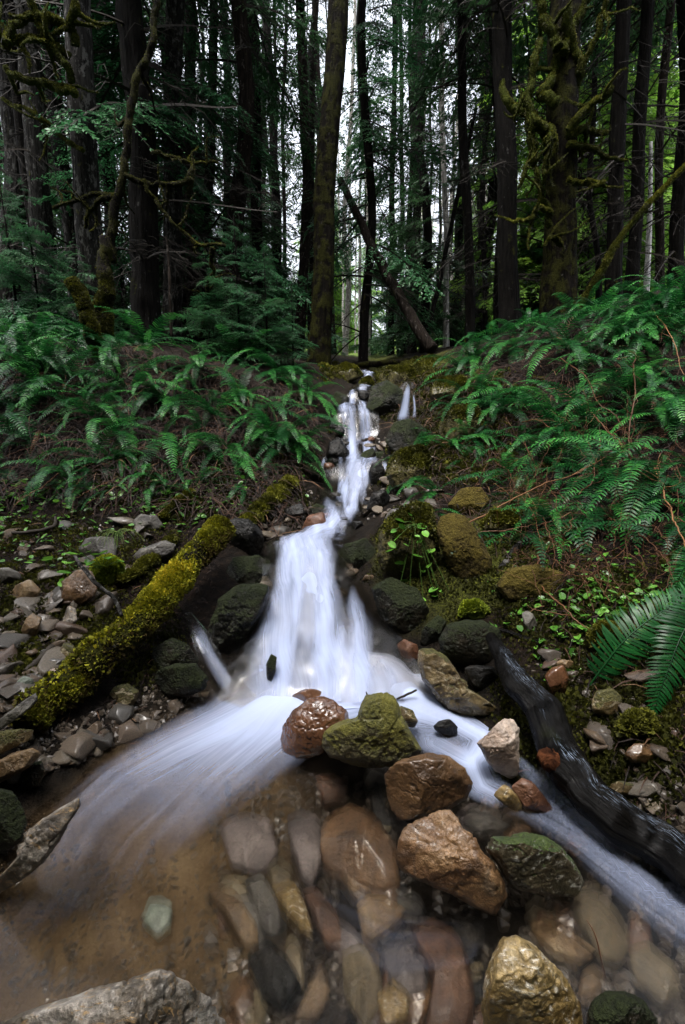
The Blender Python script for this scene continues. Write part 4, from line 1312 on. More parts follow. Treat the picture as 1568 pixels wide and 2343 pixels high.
wood('stick', 'dark dead branch across the stones at the left edge of the bank', 'stick', on_ground([(20, 1228), (70, 1226), (122, 1215), (128, 1190)], .02), [.008, .01, .01, .006], 'twig', 8, 24, .2, 7)
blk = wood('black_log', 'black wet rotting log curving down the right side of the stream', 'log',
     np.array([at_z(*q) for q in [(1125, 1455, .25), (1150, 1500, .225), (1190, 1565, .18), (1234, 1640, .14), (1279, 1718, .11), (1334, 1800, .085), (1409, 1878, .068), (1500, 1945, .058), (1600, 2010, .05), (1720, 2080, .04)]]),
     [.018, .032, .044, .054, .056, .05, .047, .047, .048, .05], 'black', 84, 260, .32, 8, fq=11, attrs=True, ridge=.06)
kb = MB()
kp = np.array([at_z(1300, 1740, .12), at_z(1262, 1745, .12), at_z(1238, 1722, .13)])
kb.tube(smooth_path(kp - np.array(blk.location), 14), np.linspace(.036, .02, 14), 20, rough=.4, seed=3, fq=24, ridge=.25)
kb.build('broken_limb', MT['torn'], blk)
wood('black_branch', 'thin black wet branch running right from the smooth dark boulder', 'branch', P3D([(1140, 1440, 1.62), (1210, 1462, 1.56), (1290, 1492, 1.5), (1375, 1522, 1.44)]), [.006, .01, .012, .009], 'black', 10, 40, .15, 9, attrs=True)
wood('dead_branch', 'grey-barked crooked branch standing up behind the smooth dark boulder', 'branch', P3D([(1127, 1445, 1.72), (1126, 1385, 1.8), (1136, 1330, 1.9), (1172, 1265, 2.05), (1225, 1212, 2.2), (1262, 1168, 2.3)]),
     [.009, .012, .014, .016, .016, .01], 'bark_grey', 10, 50, .2, 10)
wood('dead_branch', 'dark branch slanting up right from the moss cushion into the brambles', 'branch', P3D([(1152, 1402, 1.75), (1210, 1345, 1.85), (1290, 1314, 1.92), (1372, 1280, 2.0)]), [.009, .014, .016, .012], 'twig', 10, 40, .2, 11)
wood('dead_branch', 'thin fork of dark wood above the dull pinkish stone', 'branch', P3D([(1270, 1552, 1.42), (1310, 1553, 1.4), (1350, 1540, 1.39), (1385, 1515, 1.38)]), [.004, .007, .006, .004], 'twig', 8, 24, .2, 12)
wood('twig', 'short dark twig sticking out right of the green mossy rock', 'twig', P3D([(908, 1600, 1.44), (930, 1590, 1.43), (953, 1579, 1.42)]), [.0035, .004, .0035], 'twig', 7, 12, .15, 13)
wood('twig', 'tiny splinter standing on the left shoulder of the green mossy rock', 'twig', P3D([(844, 1597, 1.42), (838, 1583, 1.42)]), [.004, .002], 'twig', 6, 6, .1, 14)
wood('twig', 'thin dry reddish twig standing on the dark green corner rock', 'twig', P3D([(1384, 2255, .66), (1374, 2190, .67), (1362, 2140, .68), (1343, 2105, .69)]), [.0016, .0016, .0014, .0008], 'stem', 6, 20, .2, 15)
wood('twig', 'short orange twig beside the foot of the cream rock', 'twig', P3D([(1184, 1769, 1.13), (1200, 1763, 1.13), (1214, 1764, 1.13)]), [.002, .002, .0015], 'stem', 6, 8, .1, 16)
wood('twig', 'tiny dark twig at the right tip of the streaked mossy rock', 'twig', P3D([(1340, 2042, .85), (1358, 2038, .85), (1372, 2042, .85)]), [.002, .002, .001], 'twig', 6, 8, .1, 17)

# ------------------------------------------------------------------ fern fronds


def frond(path, W, npair, seed=0, tint=.5, hi=False, sag=.18, upv=None, tipw=.55):
    """a sword-fern blade along a path: rachis plus paired leaflets"""
    rs = np.random.default_rng(seed)
    n = len(path)
    b = MB()
    tan = np.gradient(path, axis=0)
    seg = np.concatenate([[0], np.cumsum(np.linalg.norm(np.diff(path, axis=0), axis=1))])
    Ltot = seg[-1]
    tan /= np.linalg.norm(tan, axis=1)[:, None]
    b.tube(path, np.interp(seg / Ltot, [0, 1], [W * .045, W * .012]), 4, tint=tint * .6, cap=False)
    S = np.linspace(.1, .995, npair)
    base = np.stack([np.interp(S * Ltot, seg, path[:, k]) for k in range(3)], -1)
    tg = np.stack([np.interp(S * Ltot, seg, tan[:, k]) for k in range(3)], -1)
    tg /= np.linalg.norm(tg, axis=1)[:, None]
    up = np.array([0, 0, 1.0]) if upv is None else np.asarray(upv, float)
    side = np.cross(tg, up)
    side /= np.linalg.norm(side, axis=1)[:, None] + 1e-9
    nor = np.cross(side, tg)
    w = W * (.55 + .45 * ss(.1, .32, S)) * np.clip((1 - S) / .62, 0, 1) ** tipw
    sp = Ltot * .9 / npair
    for sg in (-1, 1):
        l = w * rs.uniform(.86, 1.08, npair)
        ang = np.radians(12 + 26 * S + rs.normal(0, 4, npair))
        D = side * sg * np.cos(ang)[:, None] + tg * np.sin(ang)[:, None]
        dr = nor * (-sag)
        hw = np.minimum(sp * (.5 if hi else .34), l * .3)[:, None] * tg
        lift = nor * (.004 + rs.normal(0, .03, npair)[:, None] * W)
        p0, p1 = base - hw * .55, base + hw * .75
        m = base + D * (l * .45)[:, None] + dr * (l * .12)[:, None] + lift
        e = base + D * (l * .8)[:, None] + dr * (l * .5)[:, None] + lift
        tip = base + D * l[:, None] + dr * (l * .95)[:, None] + lift + tg * (l * .05)[:, None]
        V = np.stack([p0, p1, m - hw * .85, m + hw * .85, e - hw * .55, e + hw * .5, tip], 1)
        k = np.arange(npair)[:, None] * 7
        if sg > 0:
            q = np.concatenate([k + np.array([[0, 2, 3, 1]]), k + np.array([[2, 4, 5, 3]])])
            t = k + np.array([[4, 6, 5]])
        else:
            q = np.concatenate([k + np.array([[1, 3, 2, 0]]), k + np.array([[3, 5, 4, 2]])])
            t = k + np.array([[5, 6, 4]])
        ti = np.repeat(np.clip(tint + .25 * (S - .5) + rs.normal(0, .09, npair), 0, 1), 7)
        b.add(V.reshape(-1, 3), q, t, tint=ti)
    return b


def arch(elev, bend, L=1.0, n=26, side=0.0):
    s = np.linspace(0, 1, n)
    th = np.radians(elev - bend * s ** 1.15)
    d = np.stack([np.cos(th), side * s, np.sin(th)], -1)
    d /= np.linalg.norm(d, axis=1)[:, None]
    return np.vstack([[0, 0, 0], np.cumsum(d[:-1], axis=0)]) * (L / (n - 1))


FROND = []
for i, (el, be, sd) in enumerate([(72, 95, .15), (60, 100, -.2), (48, 90, .25), (35, 85, -.15), (20, 75, .2), (5, 65, -.25), (55, 120, .1), (30, 105, -.1)]):
    FROND.append(frond(arch(el, be, 1, 26, sd), .112, 32, i, .5).mesh('frond', MT['fern']))
FROND_LO = []
for i, (el, be, sd) in enumerate([(70, 100, .1), (50, 95, -.2), (30, 85, .2), (10, 70, -.2)]):
    FROND_LO.append(frond(arch(el, be, 1, 14, sd), .1, 24, 20 + i, .45).mesh('frond', MT['fern']))
FROND_DEAD = []
for i, (el, be, sd) in enumerate([(5, 95, .1), (-10, 75, -.2), (25, 130, .2)]):
    FROND_DEAD.append(frond(arch(el, be, 1, 18, sd), .05, 26, 40 + i, .5, sag=.6).mesh('dead_frond', MT['fern_dead']))


def fern(u, v, size, nf, label, group=None, az=-90, spread=75, dead=3, lo=False, rs=random, upright=0.3, t_off=0.0):
    P, t = hit(u, v)
    if t_off:
        P = ray(u, v) * (t - t_off) + np.array([0, 0, CAM_Z])
    if t > 13:
        return None
    r = thing('sword_fern', label, 'fern', P, (0, 0, 0), group)
    pool = FROND_LO if lo else FROND
    for k in range(nf):
        a = math.radians(az + rs.gauss(0, spread))
        j = rs.randrange(len(pool))
        put('frond', pool[j], r, (rs.uniform(-.02, .02), rs.uniform(-.02, .02), 0), (rs.uniform(-.35, .35), rs.uniform(-.25, .3) + (0 if rs.random() < upright else .25), a), size * rs.uniform(.6, 1.12))
    for k in range(dead):
        a = math.radians(az + rs.gauss(0, 60))
        put('dead_frond', FROND_DEAD[rs.randrange(3)], r, (0, 0, 0), (rs.uniform(-.4, .4), rs.uniform(0, .5), a), size * rs.uniform(.5, .95))
    return r


rf = random.Random(21)
LEFT = [
    (330, 800, .62, 12, 'broad bright fern crowning the left bank beside the leaning mossy stump'),
    (455, 845, .55, 10, 'shiny fern on the left bank below the broad bright one'),
    (560, 830, .60, 12, 'large arching fern at the top right of the left bank'),
    (700, 905, .5, 10, 'fern at the left brink above the topmost fall, fronds reaching over the water'),
    (100, 850, .60, 11, 'fern with long level fronds near the left edge below the stump'),
    (30, 935, .5, 9, 'pale glossy fern cut by the left edge halfway up the bank'),
    (215, 960, .5, 9, 'fern with one tall upright blade on the left slope'),
    (400, 925, .5, 11, 'fern with fan-like fronds in the middle of the left slope'),
    (500, 960, .52, 9, 'fern with a long shining frond pointing right, on the middle left slope'),
    (620, 990, .45, 10, 'fern on the right half of the left slope above the short mossy log'),
    (150, 1080, .36, 8, 'low fern with hanging blue-green fronds near the foot of the left slope'),
    (250, 1060, .42, 9, 'low fern with three broad hanging fronds above the rubble of the left bank'),
    (375, 1000, .52, 8, 'fern with two long vertical fronds hanging down the middle of the left slope'),
    (300, 900, .5, 9, 'fern in dead stalks halfway up the left slope'),
    (670, 1030, .32, 7, 'small fern on the left slope beside the dark mossy shore rock'),
    (60, 800, .55, 10, 'dusky fern high at the left edge of the bank'),
    (640, 870, .5, 10, 'dark fern on the brow of the left bank near the stream'),
    (520, 1030, .4, 8, 'fern with a drooping narrow frond above the short mossy log'),
]
for u, v, s, nfr, lab in LEFT:
    fern(u, v, s * 1.2, nfr + 4, lab, rs=rf)
RIGHT = [
    (960, 1060, .38, 8, 'bright fern rooted on the yellow-mossed rock right of the upper falls'),
    (1000, 1130, .4, 8, 'fern draping over the tall brown-mossed boulder'),
    (985, 1180, .3, 5, 'small fern with one frond hanging between two mossy boulders'),
    (1140, 940, .42, 9, 'fern on a mossy hump on the right bank, fronds spread like a star'),
    (1290, 1000, .5, 9, 'blue-green fern in the midst of the orange brambles'),
    (1230, 1060, .48, 9, 'large shining fern below the brambles with fronds reaching left'),
    (1380, 1090, .5, 9, 'fern behind the long diagonal bramble cane'),
    (1500, 1120, .55, 10, 'big dim fern spilling down the right edge'),
    (1250, 1180, .38, 7, 'half-shaded fern hanging above the crooked grey branch'),
    (1300, 800, .6, 10, 'fern with level fronds along the brow of the right bank below the mossy maple'),
    (1180, 800, .55, 10, 'bluish fern on the brow of the right bank left of the maple'),
    (1090, 820, .5, 10, 'grey-green fern at the left end of the right brow'),
    (1420, 860, .55, 10, 'fern behind the upright orange cane on the right bank'),
    (1540, 1250, .45, 8, 'hanging fern at the right edge above the round-leaved ground cover'),
    (1530, 960, .5, 9, 'dark fern at the right edge level with the brambles'),
    (1450, 760, .5, 10, 'dark fern under the two straight trunks at the right'),
]
for u, v, s, nfr, lab in RIGHT:
    fern(u, v, s * 1.2, nfr + 3, lab, rs=rf, az=-115)


def fern_fill(n, pick, size, label, group, seed, nf=(6, 9), lo=True, az=-90):
    rs = random.Random(seed)
    for i in range(n):
        u, v = pick(rs)
        fern(u, v, size * rs.uniform(.75, 1.2), rs.randint(*nf), label, group, az, 85, 1, lo, rs)


fern_fill(48, lambda r: (r.uniform(-30, 720), r.uniform(770, 1070)), .55, 'dark small fern filling gaps on the left slope between the larger ferns', 'small ferns on the left slope', 31, lo=False)
fern_fill(40, lambda r: (lambda u: (u, r.uniform(max(720, 790 - (u - 1000) * .12), 1020)))(r.uniform(1040, 1590)), .58, 'dark fern in the thicket of the upper right bank', 'thicket ferns on the upper right bank', 32, lo=False, az=-110)
fern_fill(20, lambda r: (r.uniform(1150, 1590), r.uniform(1000, 1260)), .45, 'shaded fern tangled in the brambles of the right bank', 'ferns tangled in the brambles', 33, az=-110)
fern_fill(22, lambda r: (r.uniform(-20, 660), r.uniform(1050, 1130)), .3, 'small dark fern at the foot of the left slope above the rubble', 'ferns at the foot of the left slope', 36, nf=(4, 7), lo=False)
fern_fill(14, lambda r: (r.uniform(960, 1180), r.uniform(900, 1060)), .38, 'small dark fern on the mossy slope right of the upper falls', 'ferns right of the upper falls', 37, nf=(4, 7), lo=False)
fern_fill(40, lambda r: (r.uniform(-30, 760), r.uniform(735, 790)), .6, 'dim fern at the feet of the left-hand trunks', 'ferns under the left trunks', 34)
fern_fill(34, lambda r: (lambda u: (u, r.uniform(745 - (u - 1000) * .13, 790 - (u - 1000) * .13)))(r.uniform(1000, 1590)), .6, 'dark fern at the feet of the right-hand trunks', 'ferns under the right trunks', 35)

fern_fill(16, lambda r: (r.uniform(-20, 330), r.uniform(745, 830)), .55, 'dusky fern on the left brow around the mossy stump', 'ferns on the left brow', 38, lo=False)
fern_fill(16, lambda r: (r.uniform(1380, 1600), r.uniform(690, 800)), .55, 'dim fern on the far right brow under the straight trunks', 'ferns on the far right brow', 39, lo=False, az=-110)

# the near fern at the right edge: two blades one can follow leaflet by leaflet
r = thing('sword_fern', 'large near fern at the right edge with two glossy green fronds', 'fern', at_y(1620, 1400, 1.45))
off = np.array(r.location)
pa = smooth_path(P3D([(1345, 1575, 1.30), (1385, 1520, 1.30), (1430, 1465, 1.31), (1490, 1415, 1.33), (1560, 1376, 1.35), (1640, 1345, 1.38)]), 40) - off
frond(pa, .088, 44, 91, .42, hi=True, upv=(-.25, -.75, .75), sag=.3, tipw=.25).build('frond', MT['fern'], r)
pb = smooth_path(P3D([(1650, 1330, 1.34), (1605, 1385, 1.28), (1562, 1450, 1.22), (1530, 1530, 1.17), (1508, 1590, 1.14), (1494, 1642, 1.12)]), 40) - off
frond(pb, .085, 46, 92, .48, hi=True, upv=(-.15, -.8, .7), sag=.3).build('frond', MT['fern'], r)
pc = smooth_path(P3D([(1650, 1300, 1.5), (1600, 1270, 1.48), (1570, 1290, 1.46), (1545, 1350, 1.45)]), 30) - off
frond(pc, .07, 36, 93, .45, upv=(-.15, -.8, .7), sag=.3).build('frond', MT['fern'], r)

# ------------------------------------------------------------------ litter of dead fronds and needles (nobody could count it)
LB = MB()
rs = np.random.default_rng(77)


def litter(n, xr, yr, ln, hang, wid=.0022, cond=None):
    x = rs.uniform(*xr, n)
    y = rs.uniform(*yr, n)
    z = T(x, y)
    z2 = T(x, y - .05)
    slope = (z - z2) / .05
    k = rs.random(n) < np.clip(.12 + slope * .9, 0, 1)
    k &= (np.maximum(np.maximum(np.interp(y, EY, EL) - x, x - np.interp(y, EY, ER)), 0) > .12)
    x, y, z, slope = x[k], y[k], z[k], slope[k]
    n = len(x)
    L = ln * rs.uniform(.3, 1.4, n)
    az = np.radians(-90 + rs.normal(0, 50, n))
    dz = -slope * np.clip(-np.sin(az), 0, 1) * rs.uniform(.6, 1.1, n) + rs.normal(0, .2, n)
    d = np.stack([np.cos(az), np.sin(az), dz], -1)
    d /= np.linalg.norm(d, axis=1)[:, None]
    p0 = np.stack([x, y, z + rs.uniform(.0, .05, n) * hang + .004], -1)
    s = np.cross(d, np.array([0, -.5, 1.0]))
    s /= np.linalg.norm(s, axis=1)[:, None]
    w = wid * rs.uniform(.5, 1.5, n)[:, None] * s
    mid = p0 + d * (L * .5)[:, None] + np.array([0, 0, 1.0]) * (L * .08)[:, None]
    e = p0 + d * L[:, None] - np.array([0, 0, 1.0]) * (L * .06)[:, None]
    V = np.stack([p0 - w, p0 + w, mid + w, mid - w, e + w * .4, e - w * .4], 1).reshape(-1, 3)
    i = np.arange(n)[:, None] * 6
    LB.add(V, np.concatenate([i + np.array([[0, 1, 2, 3]]), i + np.array([[3, 2, 4, 5]])]), tint=np.repeat(np.clip(rs.normal(.45, .25, n), 0, 1), 6))


litter(15000, (-3.2, -.2), (2.6, 4.4), .17, 1.0)
litter(15000, (.45, 3.6), (2.2, 4.8), .15, 1.0)
litter(7000, (.75, 2.2), (.9, 2.2), .07, .5, .0015)
litter(5000, (-2.2, -.6), (1.2, 2.7), .04, .3, .0015)
tag(LB.build('dead_litter', MT['litter'], smooth=False), 'brown dead fronds and needles matted over both banks', 'litter', kind='stuff')

# ------------------------------------------------------------------ bramble canes


def cane(label, pix, r0, lift=.16, seed=0, side=5, mat='stem', name='bramble_cane', cat='bramble', group=None):
    rs_ = np.random.default_rng(seed)
    pts = []
    for i, (u, v) in enumerate(pix):
        P, t = hit(u, v)
        f = lift * (.5 + .5 * math.sin(math.pi * (i + .3) / len(pix)))
        pts.append(ray(u, v) * (t - f * t / 2.5) + np.array([0, 0, CAM_Z]))
    p = smooth_path(pts, 36)
    c = p.mean(0)
    p = p - c + .012 * rs_.normal(size=(36, 3)).cumsum(0) * .25
    b = MB()
    b.tube(p, np.linspace(r0, r0 * .5, 36), 6, rough=.1, tint=rs_.uniform(.3, .7))
    for k in range(side):
        i = rs_.integers(6, 34)
        d = rs_.normal(size=3) + np.array([0, -.3, .2])
        d /= np.linalg.norm(d)
        q = [p[i]]
        for j in range(6):
            d = d + rs_.normal(size=3) * .25
            d /= np.linalg.norm(d)
            q.append(q[-1] + d * rs_.uniform(.012, .035))
        b.tube(np.array(q), np.linspace(r0 * .5, r0 * .2, 7), 5, tint=rs_.uniform(.3, .8))
    o = b.build(name, MT[mat])
    o.location = c
    return tag(o, label, cat, group)


cane('upright orange cane with a crooked tip on the right bank', [(1440, 802), (1459, 817), (1451, 852), (1454, 892), (1446, 952), (1439, 1002), (1446, 1060)], .006, .3, 1, 7)
cane('orange cane bending right then down in the brambles', [(1194, 967), (1234, 964), (1262, 985), (1286, 1000)], .004, .2, 2, 4)
cane('long straight tan cane rising diagonally from the tall boulder', [(1004, 1224), (1129, 1162), (1234, 1117), (1334, 1077), (1394, 1042)], .004, .25, 3, 4)
cane('low tan cane nearly level behind the tall boulder', [(1004, 1222), (1134, 1207), (1274, 1184)], .003, .2, 4, 2)
cane('bright orange cane sweeping down right above the near fern', [(1231, 1270), (1239, 1302), (1264, 1342), (1324, 1392), (1376, 1418)], .0042, .12, 5, 2)
cane('red-brown cane crossing the middle of the brambles', [(1249, 887), (1284, 892), (1334, 932), (1384, 982), (1440, 1030)], .004, .25, 6, 6)
cane('orange cane hooking upward in the middle of the brambles', [(1324, 1132), (1364, 1087), (1384, 1032), (1395, 1000)], .004, .25, 7, 5)
cane('brown cane drooping along the right edge', [(1499, 1067), (1509, 1112), (1529, 1182), (1559, 1257)], .0045, .25, 8, 6)
cane('thin cane from the brow of the right bank down into the brambles', [(1284, 817), (1344, 867), (1369, 922), (1414, 952), (1450, 1000)], .0035, .25, 9, 5)
cane('fine reddish cane at the upper right edge of the bank', [(1490, 700), (1520, 740), (1545, 790), (1562, 850)], .004, .2, 10, 4)
cane('thin dry cane lying across the middle of the left slope', [(10, 1047), (60, 1025), (120, 1012), (215, 1012)], .003, .15, 11, 3)
cane('thin dry cane slanting up from the left rubble', [(30, 1157), (90, 1110), (150, 1062)], .0025, .15, 12, 2)
cane('thin dry cane near the two vertical fronds of the left slope', [(170, 1142), (210, 1115), (260, 1092)], .0025, .12, 13, 2)
cane('short pale cane arching over the dead stalks of the left slope', [(265, 960), (300, 920), (330, 890)], .0025, .15, 14, 3)
for i in range(60):
    u = rf.uniform(1120, 1560)
    v = rf.uniform(860, 1300)
    a = rf.uniform(-1, 1)
    cane('fine brown twig in the bramble tangle of the right bank', [(u, v), (u + 40 * a + 20, v + rf.uniform(10, 60)), (u + 90 * a + 20, v + rf.uniform(40, 150))], .0022, .2, 50 + i, 6, mat='fern_dead', group='fine twigs in the brambles', name='bramble_twig')

# ------------------------------------------------------------------ small leafy plants


def leaf_shape(nseg=7, lobes=0.12, seed=0):
    a = np.linspace(-math.pi * .86, math.pi * .86, 11)
    r = 1 - .18 * np.cos(a * 3) * lobes * 4 + .1 * np.cos(a * 9) + .3 * np.exp(-(a / .4) ** 2)
    pts = np.stack([.5 + .52 * r * np.cos(a), .43 * r * np.sin(a), .1 * np.abs(np.sin(a))], -1)
    v = np.vstack([[0, 0, 0], [.5, 0, -.05], pts])
    t = [(1, i, i + 1) for i in range(2, 12)] + [(1, 0, 2), (1, 12, 0)]
    return v, np.array(t)


LV, LT = leaf_shape()


def leaves(b, P, s, seed, up=.7, stalk=True):
    rs_ = np.random.default_rng(seed)
    for i, p in enumerate(P):
        a = rs_.uniform(0, 6.28)
        m = np.array(Euler((rs_.normal(.25, .35), rs_.normal(0, .35), a)).to_matrix())
        sz = s * rs_.uniform(.55, 1.3)
        h = sz * rs_.uniform(.2, 1.0)
        b.add((LV * sz) @ m.T + p + np.array([0, 0, h]), None, LT, tint=np.clip(rs_.normal(.45, .2), 0, 1))


def cover(n, pick, s, seed, b):
    rs_ = random.Random(seed)
    P = []
    for _ in range(n):
        u, v = pick(rs_)
        pp, t = hit(u, v)
        P.append(pp)
    leaves(b, P, s, seed)


CV = MB()
cover(520, lambda r: (r.uniform(-20, 560), 1105 + abs(r.gauss(0, 1)) * 55), .03, 1, CV)
cover(120, lambda r: (r.uniform(-20, 250), r.uniform(1180, 1300)), .022, 2, CV)
cover(420, lambda r: (r.gauss(1370, 110), r.gauss(1390, 55)), .026, 3, CV)
cover(200, lambda r: (r.uniform(1150, 1560), r.uniform(1150, 1560)), .02, 4, CV)
cover(160, lambda r: (r.uniform(300, 700), r.uniform(1020, 1160)), .022, 5, CV)
tag(CV.build('ground_cover', MT['leaf'], smooth=False), 'low round-leaved green plants carpeting the foot of both banks', 'plants', kind='stuff')


def sprig(name, label, cat, pix, ypix, s, seed, mat='leaf'):
    """a small plant: a stem through pixels at given distances, each leaf a part"""
    p = np.array([at_y(u, v, y) for (u, v), y in zip(pix, ypix)])
    r_ = thing(name, label, cat, p[0])
    b = MB()
    b.tube(smooth_path(p, 20) - p[0], .002, 5, tint=.4)
    b.build('stem', MT['grass'], r_)
    return r_, p


def on_rock(o_, u, v, gap=.012):
    d = Vector(ray(u, v))
    mi = o_.matrix_basis.inverted()
    ok, p, n_, k = o_.ray_cast(mi @ Vector((0, 0, CAM_Z)), (mi.to_3x3() @ d))
    if not ok:
        dd = np.array(o_.location) - np.array([0, 0, CAM_Z])
        t = np.linalg.norm(dd) / np.linalg.norm(ray(u, v))
        return ray(u, v) * (t - .08) + np.array([0, 0, CAM_Z])
    return np.array(o_.matrix_basis @ p) - np.array(d) * gap


def rock_by(text):
    return [o_ for o_ in ROCKS if text in o_['label']][0]


bpy.context.view_layer.update()
MOUND = rock_by('mossy mound with trailing')
CAPR = rock_by('yellow-mossed stone under')


def leafy(name, label, pts, s, seed, stem=None):
    rs_ = np.random.default_rng(seed)
    base = np.array(pts[0])
    r_ = thing(name, label, 'plant', base)
    b = MB()
    c = np.mean(pts, 0)
    for p in pts[1:]:
        b.tube(smooth_path([np.zeros(3), (np.array(p) - base) * .5 + np.array([0, 0, .008]), np.array(p) - base], 8), .0011, 4, tint=.4, cap=False)
    b.build('stem', MT['grass'], r_)
    for p in pts[1:]:
        m = MB()
        a = rs_.uniform(0, 6.28)
        M_ = np.array(Euler((rs_.normal(.45, .35), rs_.normal(0, .3), a)).to_matrix())
        sz = s * rs_.uniform(.65, 1.25)
        m.add((LV * sz) @ M_.T + np.array(p) - base, None, LT, tint=np.clip(rs_.normal(.65, .2), 0, 1))
        m.build('leaf', MT['leaf'], r_, smooth=False)


leafy('leafy_seedling', 'vivid green leafy seedling on the yellow-mossed stone left of the mossy log',
      [on_rock(CAPR, 235, 1300)] + [on_rock(CAPR, u, v, .03) for u, v in [(165, 1285), (150, 1290), (180, 1268), (205, 1262), (225, 1268), (240, 1275), (262, 1275), (200, 1290), (170, 1305), (155, 1250), (130, 1310), (135, 1330), (120, 1278), (245, 1262), (280, 1285), (190, 1250), (215, 1285)]], .038, 5)
leafy('trailing_plant', 'bright green trailing plant hanging down the mossy mound by the middle pool',
      [on_rock(MOUND, 950, 1200)] + [on_rock(MOUND, u, v, .02) for u, v in [(925, 1210), (915, 1225), (955, 1205), (970, 1215), (965, 1240), (935, 1250), (900, 1258), (925, 1290), (920, 1310), (890, 1240), (945, 1270),
                                (970, 1310), (960, 1330), (1000, 1345), (910, 1362), (935, 1372), (970, 1385), (1005, 1350), (1030, 1355), (995, 1365), (905, 1180), (940, 1180), (980, 1265), (895, 1215), (950, 1225), (935, 1335), (985, 1290), (925, 1195)]], .034, 6)
# grass tuft
r_ = thing('grass_tuft', 'tuft of thin grass blades drooping among the grey stones on the left bank', 'grass', at_y(270, 1225, 2.0))
gb = MB()
rs = np.random.default_rng(9)
for i in range(34):
    a = rs.normal(-1.2, 1.0)
    L = rs.uniform(.08, .2)
    s = np.linspace(0, 1, 8)
    bl = np.stack([np.cos(a) * s * L * .6, np.sin(a) * s * L * .6, L * (.75 * s - .9 * s ** 2)], -1) + rs.normal(0, .012, 3) * np.array([1, 1, 0])
    gb.tube(bl, np.linspace(.0022, .0005, 8), 3, tint=rs.uniform(.2, .9), cap=False)
gb.build('blade', MT['grass'], r_)['kind'] = 'stuff'

# moss coats on the mossy stones
for o in ROCKS:
    if o.name not in COL.objects:
        continue
    la = o['label']
    mname = o.data.materials[0].name
    if mname == 'rock_moss_cap':
        tufts(o, 5000, .011, 'moss_bright', 3, 0, 0, 10, .6)
    elif mname == 'rock_mossy':
        tufts(o, 6000, .013, 'moss_dark', 4, .05, 4.0, 10, .42)

# ------------------------------------------------------------------ trees


def branch_template(seed, ntw=15, nlf=9, leaf=.075, droop=.5, hang=.35, bare=False):
    """one drooping evergreen bough of unit length along +X: wood (3-sided) and flat spray leaves"""
    rs_ = np.random.default_rng(seed)
    wv, wq, lv, lt = [], [], [], []
    n = 10
    x = np.linspace(0, 1, n)
    bend = rs_.normal(0, .08)
    P = np.stack([x, bend * x * x, .12 * x - droop * x ** 2 + .12 * x ** 4], -1)
    nw = [0]

    def stick(p, r0, r1):
        th = np.array([0, 2.1, 4.2])
        r = np.linspace(r0, r1, len(p))
        o = np.stack([np.zeros(3), np.cos(th), np.sin(th)], -1)
        v = p[:, None] + o[None] * r[:, None, None]
        i = np.arange(len(p) * 3).reshape(len(p), 3) + nw[0]
        wq.append(np.stack([i[:-1], np.roll(i[:-1], -1, 1), np.roll(i[1:], -1, 1), i[1:]], -1).reshape(-1, 4))
        wv.append(v.reshape(-1, 3))
        nw[0] += len(p) * 3
    stick(P, .012, .003)
    for k in range(ntw):
        for sg in (-1, 1):
            if rs_.random() < (.45 if bare else .08):
                continue
            s = .12 + .86 * (k + rs_.uniform(-.3, .3)) / ntw
            b = np.array([np.interp(s, x, P[:, j]) for j in range(3)])
            l = (.5 * (1 - s) ** .7 + .07) * rs_.uniform(.6, 1.2)
            a = math.radians(rs_.uniform(40, 70))
            d = np.array([math.cos(a), sg * math.sin(a), rs_.normal(-.05, .12)])
            m = 5
            u = np.linspace(0, 1, m)
            tp = b + d[None] * (u * l)[:, None] - np.array([0, 0, 1.0])[None] * (hang * l * u ** 1.8)[:, None]
            if bare:
                tp = tp + rs_.normal(0, .012, (m, 3))
                stick(tp, .004, .0015)
                continue
            stick(tp[::2], .003, .0015)
            for j in range(nlf):
                f = (j + rs_.uniform(.2, .8)) / nlf
                q = np.array([np.interp(f, u, tp[:, c]) for c in range(3)])
                for s2 in (-1, 1):
                    aa = a * sg + s2 * math.radians(rs_.uniform(25, 60))
                    ld = np.array([math.cos(aa), math.sin(aa), rs_.normal(-.35, .25)])
                    ll = leaf * rs_.uniform(.6, 1.5) * (1.15 - .5 * f)
                    sd = np.cross(ld, [0, 0, 1.0])
                    sd = sd / (np.linalg.norm(sd) + 1e-9) * ll * .2
                    sd[2] += rs_.normal(0, .1) * ll
                    lv.append(np.stack([q, q + ld * ll * .55 + sd, q + ld * ll, q + ld * ll * .5 - sd]))
                    lt.append(f * .25)
    lv = np.concatenate(lv) if lv else np.zeros((0, 3))
    return np.concatenate(wv), np.concatenate(wq), lv, np.repeat(np.array(lt), 4)


BR_HI = [branch_template(i, 18, 15, .032) for i in range(5)]
BR_MD = [branch_template(20 + i, 12, 8, .06) for i in range(5)]
BR_LO = [branch_template(40 + i, 7, 3, .22) for i in range(4)]
BR_BARE = [branch_template(60 + i, 9, 0, bare=True, droop=.35) for i in range(5)]


